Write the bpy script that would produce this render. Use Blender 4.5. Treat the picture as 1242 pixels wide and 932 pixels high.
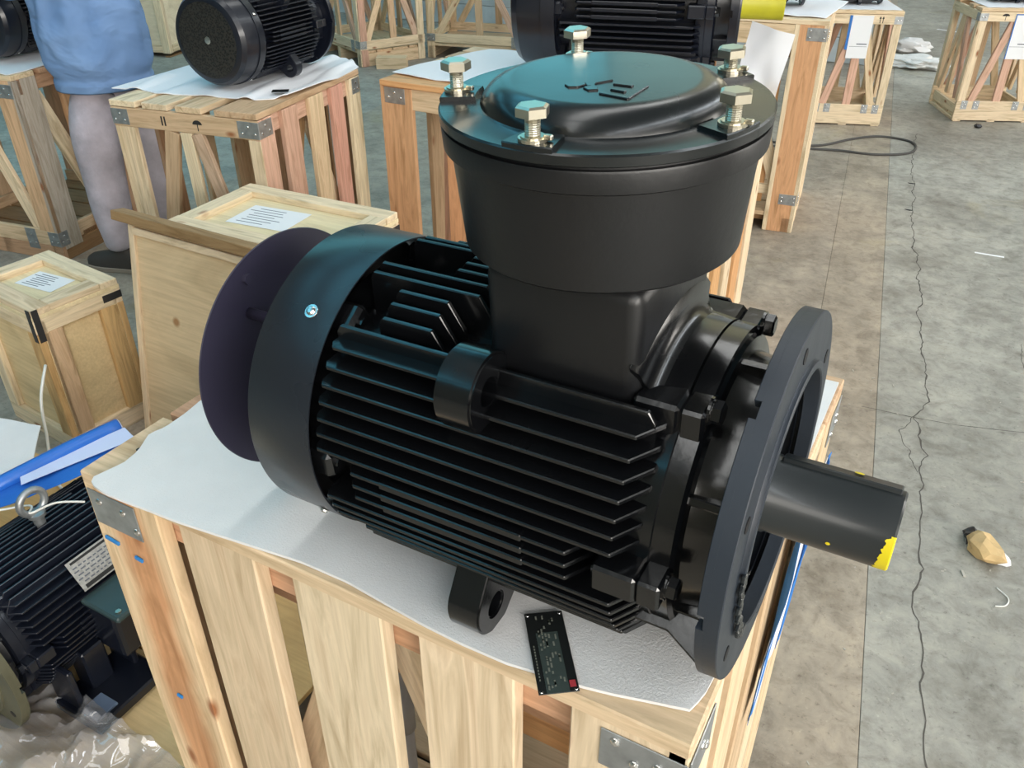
import bpy, bmesh, math, random
from mathutils import Vector, Matrix, Euler, noise as mnoise
random.seed(7)
for o in list(bpy.data.objects): bpy.data.objects.remove(o)
SC = bpy.context.scene
COL = SC.collection
R = math.radians

# ------------------------------------------------------------------ camera
CAM_H = 1.575
th, yaw, roll = R(32.66), R(29.05), R(-0.15)
fw = Vector((-math.sin(yaw), math.cos(yaw), 0)); r0 = Vector((math.cos(yaw), math.sin(yaw), 0)); uz = Vector((0, 0, 1))
fwd = fw*math.cos(th) - uz*math.sin(th); u0 = fw*math.sin(th) + uz*math.cos(th)
rt = r0*math.cos(roll) + u0*math.sin(roll); up = u0*math.cos(roll) - r0*math.sin(roll)
cd = bpy.data.cameras.new('camera'); cam = bpy.data.objects.new('camera', cd); COL.objects.link(cam)
cd.sensor_fit = 'HORIZONTAL'; cd.sensor_width = 36; cd.lens = 36*1024/1242; cd.clip_start = .02; cd.clip_end = 200
m = Matrix.Identity(4)
for i in range(3):
    m[i][0] = rt[i]; m[i][1] = up[i]; m[i][2] = -fwd[i]
m.translation = (0, 0, CAM_H)
cam.matrix_world = m
SC.camera = cam

# ------------------------------------------------------------------ world, light, exposure
SC.view_settings.view_transform = 'Standard'; SC.view_settings.look = 'None'
SC.view_settings.gamma = 1; SC.view_settings.use_curve_mapping = False
SC.view_settings.exposure = 0.25
W_ = bpy.data.worlds.new('overcast'); SC.world = W_; W_.use_nodes = True
bg = W_.node_tree.nodes['Background']; bg.inputs[0].default_value = (.93, .96, 1, 1); bg.inputs[1].default_value = 1.0

def area(name, loc, target, sx, sy, power, color=(1, 1, 1)):
    l = bpy.data.lights.new(name, 'AREA'); l.shape = 'RECTANGLE'; l.size = sx; l.size_y = sy; l.energy = power; l.color = color
    o = bpy.data.objects.new(name, l); COL.objects.link(o); o.location = loc
    o.rotation_euler = (Vector(target)-Vector(loc)).to_track_quat('-Z', 'Y').to_euler(); return o
area('side_window_daylight', (8.6, -3.6, 3.3), (-1, .8, .6), 7, 2.6, 960, (1, .955, .89))
area('front_fill_light', (2.6, -4.6, 2.9), (-.2, .6, .6), 4, 1.8, 110, (1, .96, .90))  # added fill hung inside the hall, grades light across the crate fronts
area('doorway_daylight', (9.2, 7.5, 2.2), (-1, 4, .6), 6, 4, 430, (1, .955, .89))

# ------------------------------------------------------------------ material helpers
def lin(r, g, b):
    f = lambda c: (c/255/12.92) if c/255 <= .04045 else ((c/255+.055)/1.055)**2.4
    return (f(r), f(g), f(b), 1)
class NT:
    def __init__(s, name):
        s.m = bpy.data.materials.new(name); s.m.use_nodes = True; s.t = s.m.node_tree
        s.p = s.t.nodes['Principled BSDF']
    def n(s, typ, **kw):
        n = s.t.nodes.new(typ)
        for k, v in kw.items(): setattr(n, k, v)
        return n
    def l(s, a, b): s.t.links.new(a, b)
    def set(s, n, **kw):
        for k, v in kw.items(): n.inputs[k].default_value = v
    def coord(s, scale=(1, 1, 1), kind='Object', off=None):
        tc = s.n('ShaderNodeTexCoord'); mp = s.n('ShaderNodeMapping'); mp.inputs['Scale'].default_value = scale
        s.l(tc.outputs[kind], mp.inputs['Vector'])
        if off is not None: s.l(off, mp.inputs['Location'])
        return mp.outputs[0]
    def noise(s, vec, scale, detail=3, rough=.55, dist=0):
        n = s.n('ShaderNodeTexNoise'); n.inputs['Scale'].default_value = scale; n.inputs['Detail'].default_value = detail
        n.inputs['Roughness'].default_value = rough; n.inputs['Distortion'].default_value = dist
        s.l(vec, n.inputs['Vector']); return n.outputs['Fac']
    def ramp(s, fac, stops):
        n = s.n('ShaderNodeValToRGB'); e = n.color_ramp.elements
        while len(e) < len(stops): e.new(.5)
        for i, (p, c) in enumerate(stops):
            e[i].position = p; e[i].color = c if len(c) == 4 else (*c, 1)
        s.l(fac, n.inputs[0]); return n.outputs[0]
    def mix(s, fac, a, b, mode='MIX'):
        n = s.n('ShaderNodeMix', data_type='RGBA', blend_type=mode)
        for sock, v in ((n.inputs[0], fac), (n.inputs[6], a), (n.inputs[7], b)):
            if hasattr(v, 'links') or hasattr(v, 'is_output'): s.l(v, sock)
            else: sock.default_value = v
        return n.outputs[2]
    def bump(s, h, strength=.3, dist=.002):
        n = s.n('ShaderNodeBump'); n.inputs['Strength'].default_value = strength; n.inputs['Distance'].default_value = dist
        s.l(h, n.inputs['Height']); s.l(n.outputs[0], s.p.inputs['Normal'])
def plain(name, col, rough=.6, metal=0, bumps=None, spec=.5, var=0):
    t = NT(name); t.p.inputs['Base Color'].default_value = col if len(col) == 4 else (*col, 1)
    t.p.inputs['Roughness'].default_value = rough; t.p.inputs['Metallic'].default_value = metal; t.p.inputs['Specular IOR Level'].default_value = spec
    v = t.coord()
    if bumps: t.bump(t.noise(v, bumps[0], 4), bumps[1], bumps[2])
    if var:
        f = t.noise(v, var, 4); c = t.ramp(f, [(.3, tuple(x*.7 for x in col[:3])), (.7, tuple(min(1, x*1.15) for x in col[:3]))])
        t.l(c, t.p.inputs['Base Color'])
    return t.m

def wood_mat(name, ply=False, heart=False):
    t = NT(name); oi = t.n('ShaderNodeObjectInfo')
    mul = t.n('ShaderNodeVectorMath', operation='SCALE'); comb = t.n('ShaderNodeCombineXYZ')
    for i in range(3): t.l(oi.outputs['Random'], comb.inputs[i])
    t.l(comb.outputs[0], mul.inputs[0]); mul.inputs['Scale'].default_value = 37.0
    v = t.coord((1.0, 9, 9) if not ply else (2, 5, 5), off=mul.outputs[0])
    f1 = t.noise(v, 3.2 if not ply else 1.2, 5, .6, 1.2)
    v2 = t.coord((3.5, 90, 90), off=mul.outputs[0]); f2 = t.noise(v2, 1.5, 3, .6)
    v3 = t.coord((5, 12, 12) if not ply else (6, 6, 6), off=mul.outputs[0])
    vo = t.n('ShaderNodeTexVoronoi'); vo.inputs['Scale'].default_value = .9; t.l(v3, vo.inputs['Vector'])
    knot = t.ramp(vo.outputs['Distance'], [(.05, (1, 1, 1)), (.10 if ply else .13, (0, 0, 0))])
    base = oi.outputs['Color']
    g = t.ramp(f1, [(.30, (.66, .60, .52)), (.46, (.92, .9, .86)), (.54, (1.04, 1.02, 1.0)), (.72, (.80, .73, .66))])
    c = t.mix(1.0 if not ply else .5, base, g, 'MULTIPLY')
    g2 = t.ramp(f2, [(.3, (.84, .82, .8)), (.65, (1.05, 1.05, 1.05))])
    c = t.mix(.7, c, g2, 'MULTIPLY')
    if heart:
        tc = t.n('ShaderNodeTexCoord'); sp = t.n('ShaderNodeSeparateXYZ'); t.l(tc.outputs['Object'], sp.inputs[0])
        wv = t.noise(t.coord((3.0, 1, 1)), 1.6, 3, .5); ad = t.n('ShaderNodeMath', operation='MULTIPLY_ADD'); t.l(wv, ad.inputs[0]); ad.inputs[1].default_value = .07; ad.inputs[2].default_value = -.035
        s1 = t.n('ShaderNodeMath', operation='ADD'); t.l(sp.outputs['Y'], s1.inputs[0]); t.l(ad.outputs[0], s1.inputs[1])
        ab = t.n('ShaderNodeMath', operation='ABSOLUTE'); t.l(s1.outputs[0], ab.inputs[0])
        hb = t.ramp(ab.outputs[0], [(.016, (1, 1, 1)), (.044, (0, 0, 0))])
        c = t.mix(hb, c, t.mix(1.0, c, (.80, .56, .44, 1), 'MULTIPLY'))
    c = t.mix(knot, c, (.30, .12, .05, 1) if not ply else (.42, .22, .1, 1))
    t.l(c, t.p.inputs['Base Color']); t.p.inputs['Roughness'].default_value = .62; t.p.inputs['Specular IOR Level'].default_value = .3
    t.bump(f2, .25, .001)
    return t.m
M = {}
M['wood'] = wood_mat('pine_wood'); M['heart'] = wood_mat('pine_heartwood', False, True); M['ply'] = wood_mat('plywood', True)

def paint_mat(name, col, r0, r1, bscale, bstr, coat=0):
    t = NT(name); v = t.coord()
    n = t.noise(v, bscale, 4, .6); n2 = t.noise(v, 9, 3)
    t.p.inputs['Base Color'].default_value = (*col, 1)
    mr = t.n('ShaderNodeMapRange'); t.l(n2, mr.inputs[0]); mr.inputs[1].default_value = .3; mr.inputs[2].default_value = .7
    mr.inputs[3].default_value = r0; mr.inputs[4].default_value = r1; t.l(mr.outputs[0], t.p.inputs['Roughness'])
    t.p.inputs['Coat Weight'].default_value = coat; t.p.inputs['Coat Roughness'].default_value = .12
    t.bump(n, bstr, .0012)
    return t.m
M['cast'] = paint_mat('black_gloss_paint_on_casting', (.0035, .0038, .0045), .15, .30, 48, .34, .35)
M['satin'] = paint_mat('black_satin_sheet_paint', (.016, .019, .025), .24, .32, 160, .05)
M['disc'] = paint_mat('black_purple_sheet_paint', (.022, .020, .040), .42, .5, 160, .04)
M['box'] = paint_mat('black_terminal_box_paint', (.0055, .0058, .0068), .34, .44, 120, .2)
M['lid'] = paint_mat('black_lid_paint', (.006, .008, .009), .22, .3, 60, .08, .2)
M['flange'] = paint_mat('grey_black_flange_primer', (.018, .025, .036), .40, .52, 140, .15)
M['shaft'] = paint_mat('oiled_steel_shaft', (.014, .018, .020), .26, .4, 90, .06, .2)
M['navy'] = paint_mat('blue_black_motor_paint', (.006, .008, .015), .28, .4, 60, .12, .2)
M['zinc'] = plain('zinc_yellow_steel', (.62, .58, .47, 1), .3, 1, (300, .15, .0005))
M['galv'] = plain('galvanised_bracket_steel', (.40, .42, .43, 1), .42, .75, (120, .1, .0005), var=30)
M['screw'] = plain('bright_screw_steel', (.75, .75, .74, 1), .25, 1)
M['yellow'] = plain('yellow_marking_paint', (.75, .62, .01, 1), .5)
M['yellowdull'] = plain('dull_yellow_shaft_paint', (.50, .47, .02, 1), .45, var=9)
M['paper'] = plain('white_label_paper', (.80, .81, .83, 1), .6)
M['ink'] = plain('printed_grey_ink', (.12, .13, .16, 1), .7)
M['blueprint'] = plain('printed_blue_ink', (.02, .16, .50, 1), .6)
M['mark'] = plain('black_stencil_ink', (.02, .02, .02, 1), .8)
M['stickerblue'] = plain('blue_strap_scrap', (.02, .20, .52, 1), .45)
M['dark'] = plain('dark_void_metal', (.004, .004, .005, 1), .6)
M['tagblack'] = plain('black_anodised_plate', (.012, .014, .014, 1), .38)
M['tagpanel'] = plain('grey_green_plate_panel', (.045, .062, .057, 1), .4)
M['tagprint'] = plain('pale_plate_lettering', (.17, .18, .15, 1), .5)
M['red'] = plain('red_ink_stamp', (.40, .04, .05, 1), .5)
M['plate'] = plain('etched_aluminium_plate', (.42, .42, .40, 1), .45, .3, var=120)
M['cloth_sheet'] = plain('white_foam_sheet_thin', (.78, .80, .84, 1), .75, 0, (60, .15, .002))
M['bluebag'] = plain('blue_plastic_sheet', (.02, .13, .50, 1), .35, 0, (40, .3, .004))
M['paleblue'] = plain('pale_blue_plastic_lining', (.50, .56, .75, 1), .4)
M['yellowplastic'] = plain('yellow_plastic', (.75, .55, .08, 1), .4)
M['cord'] = plain('white_cord', (.7, .7, .66, 1), .7)
M['cable'] = plain('dark_rubber_cable', (.05, .048, .045, 1), .6)
M['pipe'] = plain('grey_plastic_pipe', (.40, .41, .42, 1), .45)
M['tape'] = plain('dark_steel_strap', (.045, .045, .05, 1), .4, .5)
M['rag'] = plain('white_rag_cloth', (.72, .72, .70, 1), .85, 0, (25, .6, .01))
M['kraft'] = plain('brown_kraft_paper', (.60, .42, .20, 1), .6, 0, (30, .5, .006), var=12)
M['skin'] = plain('skin', (.50, .30, .21, 1), .55)
M['hair'] = plain('dark_hair', (.015, .013, .012, 1), .5)
M['trouser'] = plain('mauve_grey_trousers', (.52, .47, .53, 1), .85, 0, (14, .5, .02), var=9)
M['shoe'] = plain('dark_suede_shoe', (.05, .042, .036, 1), .7, 0, (80, .3, .002))
M['sole'] = plain('tan_rubber_sole', (.30, .25, .20, 1), .7)
def jacket_mat():
    t = NT('blue_work_jacket'); v = t.coord((1, 1, 1.6))
    f = t.noise(v, 4.5, 3, .5, .4); c = t.ramp(f, [(.3, (.12, .22, .42)), (.7, (.18, .30, .52))])
    t.l(c, t.p.inputs['Base Color']); t.p.inputs['Roughness'].default_value = .85; t.bump(f, .75, .05); return t.m
M['jacket'] = jacket_mat()
def foam_mat():
    t = NT('white_packing_foam'); v = t.coord()
    f = t.noise(v, 420, 2, .7); g = t.noise(v, 9, 3)
    c = t.ramp(g, [(.3, (.66, .66, .66)), (.7, (.74, .735, .73))]); t.l(c, t.p.inputs['Base Color'])
    t.p.inputs['Roughness'].default_value = .5; t.p.inputs['Specular IOR Level'].default_value = .4
    t.bump(f, .5, .0015); return t.m
M['foam'] = foam_mat()
def concrete():
    t = NT('worn_concrete_floor'); oi = t.n('ShaderNodeObjectInfo'); v = t.coord()
    a = t.noise(v, .9, 5, .62, .4); b = t.noise(v, 5, 6, .7); d = t.noise(v, 60, 4, .7)
    c = t.ramp(a, [(.28, (.205, .190, .165)), (.48, (.295, .280, .25)), (.7, (.39, .372, .335))])
    c = t.mix(1, c, oi.outputs['Color'], 'MULTIPLY')
    e = t.noise(v, 17, 5, .7, .6)
    c = t.mix(.8, c, t.ramp(e, [(.32, (.66, .64, .61)), (.5, (1, 1, 1)), (.68, (1.22, 1.2, 1.17))]), 'MULTIPLY')
    c = t.mix(.75, c, t.ramp(b, [(.30, (.52, .49, .45)), (.48, (1, 1, 1)), (.70, (1.38, 1.36, 1.32))]), 'MULTIPLY')
    st = t.ramp(t.noise(v, 1.7, 5, .65, .8), [(.60, (0, 0, 0)), (.72, (1, 1, 1))])
    f = t.n('ShaderNodeMath', operation='MULTIPLY'); t.l(st, f.inputs[0]); f.inputs[1].default_value = .35
    c = t.mix(f.outputs[0], c, (.36, .30, .15, 1))
    sp = t.ramp(d, [(.30, (.40, .39, .37)), (.42, (1, 1, 1)), (.62, (1, 1, 1)), (.72, (1.5, 1.5, 1.45))])
    c = t.mix(.6, c, sp, 'MULTIPLY')
    t.l(c, t.p.inputs['Base Color'])
    mr = t.n('ShaderNodeMapRange'); t.l(b, mr.inputs[0]); mr.inputs[3].default_value = .35; mr.inputs[4].default_value = .7
    t.l(mr.outputs[0], t.p.inputs['Roughness']); t.bump(d, .35, .003); return t.m
M['concrete'] = concrete()
M['crack'] = plain('crack_dirt', (.085, .078, .068, 1), .9)
M['wallwhite'] = plain('white_painted_siding', (.60, .64, .66, 1), .55, var=3)
M['wallgrey'] = plain('grey_hall_wall', (.30, .27, .21, 1), .8, var=2)
M['bluegrey'] = plain('blue_grey_pad', (.12, .17, .26, 1), .45)
M['greenlid'] = plain('grey_green_lid', (.035, .06, .062, 1), .4)
M['grit'] = plain('pale_grit', (.42, .40, .35, 1), .9)
M['roof'] = plain('dark_roof_sheet', (.16, .17, .17, 1), .7)
M['steelpost'] = plain('window_frame_paint', (.2, .22, .22, 1), .6)
def emit(name, col, s):
    t = NT(name); t.p.inputs['Base Color'].default_value = (.1, .1, .1, 1); t.p.inputs['Emission Color'].default_value = (*col, 1); t.p.inputs['Emission Strength'].default_value = s
    return t.m
M['tealpane'] = emit('daylit_teal_pane', (.15, .58, .68), 1.7)
M['palepane'] = emit('daylit_grey_teal_pane', (.30, .58, .56), 1.35)
M['glintstrip'] = emit('added_glint_roof_strip', (.88, .95, 1.0), 8.0)  # extra-bright strip added to put a glint on the lid dome
M['oliveglow'] = emit('added_olive_glow_pane', (.50, .47, .28), 1.2)  # made-up pane glow, put in for an olive reflection on the lid
M['skypane'] = emit('daylit_roof_sheet', (.96, .97, .95), 4.0)
M['bluepane'] = emit('daylit_blue_roof_sheet', (.10, .46, .64), 3.1)
def film_mat():
    t = NT('clear_plastic_film'); gl = t.n('ShaderNodeBsdfGlossy'); gl.inputs['Roughness'].default_value = .05
    tr = t.n('ShaderNodeBsdfTransparent'); df = t.n('ShaderNodeBsdfDiffuse'); df.inputs[0].default_value = (.7, .7, .74, 1)
    lw = t.n('ShaderNodeLayerWeight'); lw.inputs[0].default_value = .45
    m1 = t.n('ShaderNodeMixShader'); m1.inputs[0].default_value = .26; t.l(tr.outputs[0], m1.inputs[1]); t.l(df.outputs[0], m1.inputs[2])
    m2 = t.n('ShaderNodeMixShader'); t.l(lw.outputs['Fresnel'], m2.inputs[0]); t.l(m1.outputs[0], m2.inputs[1]); t.l(gl.outputs[0], m2.inputs[2])
    t.l(m2.outputs[0], t.t.nodes['Material Output'].inputs[0]); return t.m
M['film'] = film_mat()

# ------------------------------------------------------------------ object helpers
def tag(o, label=None, cat=None, group=None, kind=None):
    if label: o['label'] = label
    if cat: o['category'] = cat
    if group: o['group'] = group
    if kind: o['kind'] = kind
    return o
def empty(name, loc=(0, 0, 0), rz=0, label=None, cat=None, group=None):
    o = bpy.data.objects.new(name, None); COL.objects.link(o); o.location = loc; o.rotation_euler = (0, 0, rz); o.empty_display_size = .05
    return tag(o, label, cat, group)
def link(name, me, mat, parent=None, mw=None, color=None, smooth=None):
    if mat and not me.materials: me.materials.append(mat)
    o = bpy.data.objects.new(name, me); COL.objects.link(o)
    if parent: o.parent = parent
    if mw is not None: o.matrix_local = mw
    if color: o.color = (*color[:3], 1)
    if smooth is not None:
        for p in me.polygons: p.use_smooth = True
        if smooth < 3:
            me.set_sharp_from_angle(angle=smooth)
    return o
def frombm(name, bm, mat, parent=None, mw=None, color=None, smooth=None):
    me = bpy.data.meshes.new(name); bmesh.ops.recalc_face_normals(bm, faces=bm.faces); bm.to_mesh(me); bm.free()
    return link(name, me, mat, parent, mw, color, smooth)
def pyd(name, v, f, mat, parent=None, mw=None, color=None, smooth=None):
    me = bpy.data.meshes.new(name); me.from_pydata([tuple(x) for x in v], [], f); me.update()
    return link(name, me, mat, parent, mw, color, smooth)
def bmbox(bm, c, d, rot=None, bev=0, seg=1):
    r = bmesh.ops.create_cube(bm, size=1); vs = r['verts']
    bmesh.ops.scale(bm, vec=Vector(d), verts=vs)
    if bev:
        es = list({e for v in vs for e in v.link_edges})
        r = bmesh.ops.bevel(bm, geom=es, offset=bev, segments=seg, affect='EDGES', profile=.5)
        vs = list({v for f in r['faces'] for v in f.verts} | {v for v in vs if v.is_valid})
        fs = {f for v in vs for f in v.link_faces}; vs = list({v for f in fs for v in f.verts})
    if rot is not None: bmesh.ops.rotate(bm, cent=(0, 0, 0), matrix=rot, verts=vs)
    bmesh.ops.translate(bm, vec=Vector(c), verts=vs)
    return vs
def box(name, c, d, mat, parent=None, rot=None, bev=.0015, color=None, seg=1):
    bm = bmesh.new(); bmbox(bm, (0, 0, 0), d, None, min(bev, min(d)*.3), seg)
    mw = Matrix.Translation(Vector(c))
    if rot is not None: mw = mw @ rot.to_4x4()
    return frombm(name, bm, mat, parent, mw, color)
def board(name, p0, p1, w, t, nrm, parent=None, color=(.7, .55, .33), mat=None, bev=.0018, warp=0):
    p0, p1 = Vector(p0), Vector(p1); ax = (p1-p0); L = ax.length; ax.normalize()
    n = Vector(nrm); n = (n - ax*n.dot(ax)).normalized(); y = n.cross(ax)
    rot = Matrix((ax, y, n)).transposed()
    k = .93+.14*random.random(); h = .97+.06*random.random()
    color = (color[0]*k, color[1]*k*h, color[2]*k*h)
    return box(name, (p0+p1)/2, (L, w, t), mat or M['wood'], parent, rot, bev, color)
def lathe(name, prof, mat, parent=None, axis='X', seg=64, caps=True, mw=None, smooth=R(30), closed=False, a0=0, a1=360):
    v, f = [], []; full = (a1-a0) >= 360; n = seg if full else seg+1
    for i in range(n):
        a = R(a0)+R(a1-a0)*i/seg; c, s = math.cos(a), math.sin(a)
        for x, r in prof: v.append((x, r*c, r*s) if axis == 'X' else (r*c, r*s, x))
    k = len(prof)
    for i in range(seg):
        j = (i+1) % n
        for q in range(k-1 if not closed else k):
            q2 = (q+1) % k
            f.append((i*k+q, i*k+q2, j*k+q2, j*k+q))
    if caps and full and not closed:
        for q in (0, k-1):
            if prof[q][1] > 1e-6: f.append(tuple(i*k+q for i in range(n)))
    if not full and closed:
        f.append(tuple(range(k))); f.append(tuple((n-1)*k+q for q in range(k)))
    bm = bmesh.new(); bv = [bm.verts.new(x) for x in v]
    for q in f:
        try: bm.faces.new([bv[i] for i in q])
        except ValueError: pass
    bmesh.ops.remove_doubles(bm, verts=bm.verts, dist=1e-6)
    return frombm(name, bm, mat, parent, mw, None, smooth)
def extr(bm, loop, d):      # loop: list of Vector; d: Vector
    a = [bm.verts.new(Vector(p)-Vector(d)/2) for p in loop]; b = [bm.verts.new(Vector(p)+Vector(d)/2) for p in loop]
    n = len(loop); bm.faces.new(a); bm.faces.new(list(reversed(b)))
    for i in range(n): bm.faces.new((a[i], b[i], b[(i+1) % n], a[(i+1) % n]))
def prism(name, loop, d, mat, parent=None, bev=0, mw=None, color=None, smooth=None, seg=1):
    bm = bmesh.new(); extr(bm, loop, d); bmesh.ops.recalc_face_normals(bm, faces=bm.faces)
    if bev: bmesh.ops.bevel(bm, geom=list(bm.edges), offset=bev, segments=seg, affect='EDGES')
    return frombm(name, bm, mat, parent, mw, color, smooth)
def tube(name, pts, r, mat, parent=None, seg=8, closed=False, smooth=True):
    pts = [Vector(p) for p in pts]; n = len(pts); v, f = [], []
    u = None
    for i, p in enumerate(pts):
        d = (pts[(i+1) % n]-pts[i-1]) if closed or 0 < i < n-1 else (pts[1]-pts[0] if i == 0 else pts[-1]-pts[-2])
        d.normalize()
        if u is None: u = d.orthogonal().normalized()
        u = (u-d*u.dot(d)).normalized(); w = d.cross(u)
        rr = r[i] if isinstance(r, (list, tuple)) else r
        for k in range(seg):
            a = 2*math.pi*k/seg; v.append(p+(u*math.cos(a)+w*math.sin(a))*rr)
    for i in range(n if closed else n-1):
        j = (i+1) % n
        for k in range(seg): f.append((i*seg+k, i*seg+(k+1) % seg, j*seg+(k+1) % seg, j*seg+k))
    if not closed: f.append(tuple(range(seg))[::-1]); f.append(tuple((n-1)*seg+k for k in range(seg)))
    return pyd(name, v, f, mat, parent, None, None, 4 if smooth else None)
def spl(pts, n=8, closed=False):
    P = [Vector(p) for p in pts]; out = []; N = len(P)
    for i in range(N if closed else N-1):
        a, b, c, d = (P[(i-1) % N] if closed or i > 0 else P[0]), P[i], P[(i+1) % N], (P[(i+2) % N] if closed or i+2 < N else P[-1])
        for k in range(n):
            t = k/n; out.append(.5*((2*b)+(c-a)*t+(2*a-5*b+4*c-d)*t*t+(3*b-a-3*c+d)*t**3))
    if not closed: out.append(P[-1])
    return out
def resample(pts, n):
    P = [Vector(p) for p in pts]; L = [0]
    for i in range(1, len(P)): L.append(L[-1]+(P[i]-P[i-1]).length)
    out = []; k = 0
    for i in range(n):
        s = L[-1]*i/(n-1)
        while k < len(L)-2 and L[k+1] < s: k += 1
        t = (s-L[k])/max(1e-9, L[k+1]-L[k]); out.append(P[k].lerp(P[k+1], min(1, max(0, t))))
    return out
def coons(name, front, back, left, right, nx, ny, th, mat, zf=None, parent=None):
    # front: left->right, back: left->right, left: front->back, right: front->back ; solid sheet of thickness th
    F, B, Lf, Rg = resample(front, nx), resample(back, nx), resample(left, ny), resample(right, ny)
    v = []
    for j in range(ny):
        t = j/(ny-1)
        for i in range(nx):
            s = i/(nx-1)
            p = F[i]*(1-t)+B[i]*t + Lf[j]*(1-s)+Rg[j]*s - (F[0]*(1-s)*(1-t)+F[-1]*s*(1-t)+B[0]*(1-s)*t+B[-1]*s*t)
            if zf: p = p + Vector((0, 0, zf(p, s, t)))
            v.append(p)
    n = nx*ny; v2 = v + [p+Vector((0, 0, th)) for p in v]; f = []
    for j in range(ny-1):
        for i in range(nx-1):
            a = j*nx+i; f.append((a, a+nx, a+nx+1, a+1)); f.append((n+a, n+a+1, n+a+nx+1, n+a+nx))
    rim = [i for i in range(nx)] + [j*nx+nx-1 for j in range(1, ny)] + [(ny-1)*nx+i for i in range(nx-2, -1, -1)] + [j*nx for j in range(ny-2, 0, -1)]
    for k in range(len(rim)):
        a, b = rim[k], rim[(k+1) % len(rim)]; f.append((a, b, n+b, n+a))
    return pyd(name, v2, f, mat, parent, None, None, R(50))
def nz(x, y, z=0): return mnoise.noise(Vector((x, y, z)))

PALE = (.77, .64, .455); PINE = (.72, .56, .375); RED = (.58, .35, .22); ORANGE = (.66, .38, .18); BROWN = (.30, .18, .09); PINK = (.66, .42, .32); TAN = (.59, .43, .28); GREY = (.40, .33, .26)

# ------------------------------------------------------------------ the hall
def struct(name, o): o['kind'] = 'structure'; return o
floor = box('floor', (-1, 4, -.11), (26, 32, .2), M['crack'], None, None, 0); floor['kind'] = 'structure'
jd = Vector((-.131, .9914, 0)); jn = Vector((.9914, .131, 0))          # joint direction on the slab floor
JO = Vector((-.06, 2.55, 0))
def slab(a0, a1, b0, b1, tint):
    g = .0006
    lp = [JO+jn*a+jd*b for a, b in ((a0+g, b0+g), (a1-g, b0+g), (a1-g, b1-g), (a0+g, b1-g))]
    o = prism('floor_slab', [p-Vector((0, 0, .005)) for p in lp], (0, 0, .01), M['concrete'], floor, .0008)
    o.location = (1, -4, .11); o.color = (*tint, 1)
bs = [-9, -4.6, 0.03, 4.3, 9, 13.5, 18]
for i in range(6):
    b0, b1 = bs[i], bs[i+1]
    for a0, a1, tn in ((-12, -7, (1, .97, .93)), (-7, -3.4, (.96, .95, .93)), (-3.4, -.225, (1.05, .96, .87)), (-.225, 0, (1.02, .92, .81)), (0, 3.2, (.97, 1.0, .99)), (3.2, 9, (1, 1, 1))):
        k = .97+.06*random.random()
        if i >= 3 and a1 == 0: continue
        slab(a0, a1 if not (i >= 3 and a1 == -.225) else 0, b0, b1, tuple(c*k for c in tn))
def ribbon(name, pts, w, z):
    v, f = [], []
    for i, p in enumerate(pts):
        d = (pts[min(i+1, len(pts)-1)]-pts[max(i-1, 0)]).normalized(); s = Vector((-d.y, d.x, 0)); ww = w*(.35+1.1*abs(nz(i*.37, 3.1)))
        v += [p+s*ww, p-s*ww]
    for i in range(len(pts)-1): f.append((2*i, 2*i+1, 2*i+3, 2*i+2))
    o = pyd(name, [x+Vector((1, -4, .11+z)) for x in v], f, M['crack'], floor); return o
def jag(pts, amp, n):
    out = []
    for q in resample(pts, n): out.append(Vector((q.x+amp*nz(q.y*9, q.x*3)+amp*.5*nz(q.y*31, 5), q.y+amp*.4*nz(q.y*17, 9), 0)))
    return out
crk = [(-.36, 6.0), (-.30, 5.3), (-.206, 4.624), (-.16, 4.2), (-.059, 3.662), (-.02, 3.3), (.046, 2.946), (.075, 2.75), (.06, 2.6), (.10, 2.42), (.105, 2.3), (.154, 1.883), (.175, 1.7), (.195, 1.489), (.235, 1.3), (.225, 1.1), (.27, .8), (.3, .3)]
ribbon('crack', jag([(x, y, 0) for x, y in crk], .022, 300), .0034, .0006)
ribbon('crack', jag([(-.10, 2.585, 0), (.06, 2.6, 0), (.18, 2.62, 0), (.5, 2.72, 0), (.9, 2.8, 0)], .02, 90), .0026, .0006)
ribbon('crack', jag([(.06, 2.62, 0), (.02, 2.5, 0), (.06, 2.38, 0), (.10, 2.3, 0)], .015, 40), .002, .0006)
ribbon('crack', jag([(.33, 3.3, 0), (.36, 3.05, 0), (.38, 2.8, 0)], .02, 40), .002, .0006)
bm = bmesh.new()
for i in range(420):
    y = random.uniform(.3, 5.2); x = random.uniform(-.02, 1.2) if y < 2 or y > 3.4 else random.uniform(-.5, 1.2)
    s = random.uniform(.001, .0035)*(1.0 if random.random() < .93 else 2.0)
    bmbox(bm, (x, y, s*.3), (s*random.uniform(1, 4), s, s*.6), Matrix.Rotation(random.random()*6.3, 3, 'Z'))
deb = frombm('floor_grit', bm, M['grit']); tag(deb, 'pale grit and wood crumbs strewn over the concrete floor', 'grit', None, 'stuff')

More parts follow.
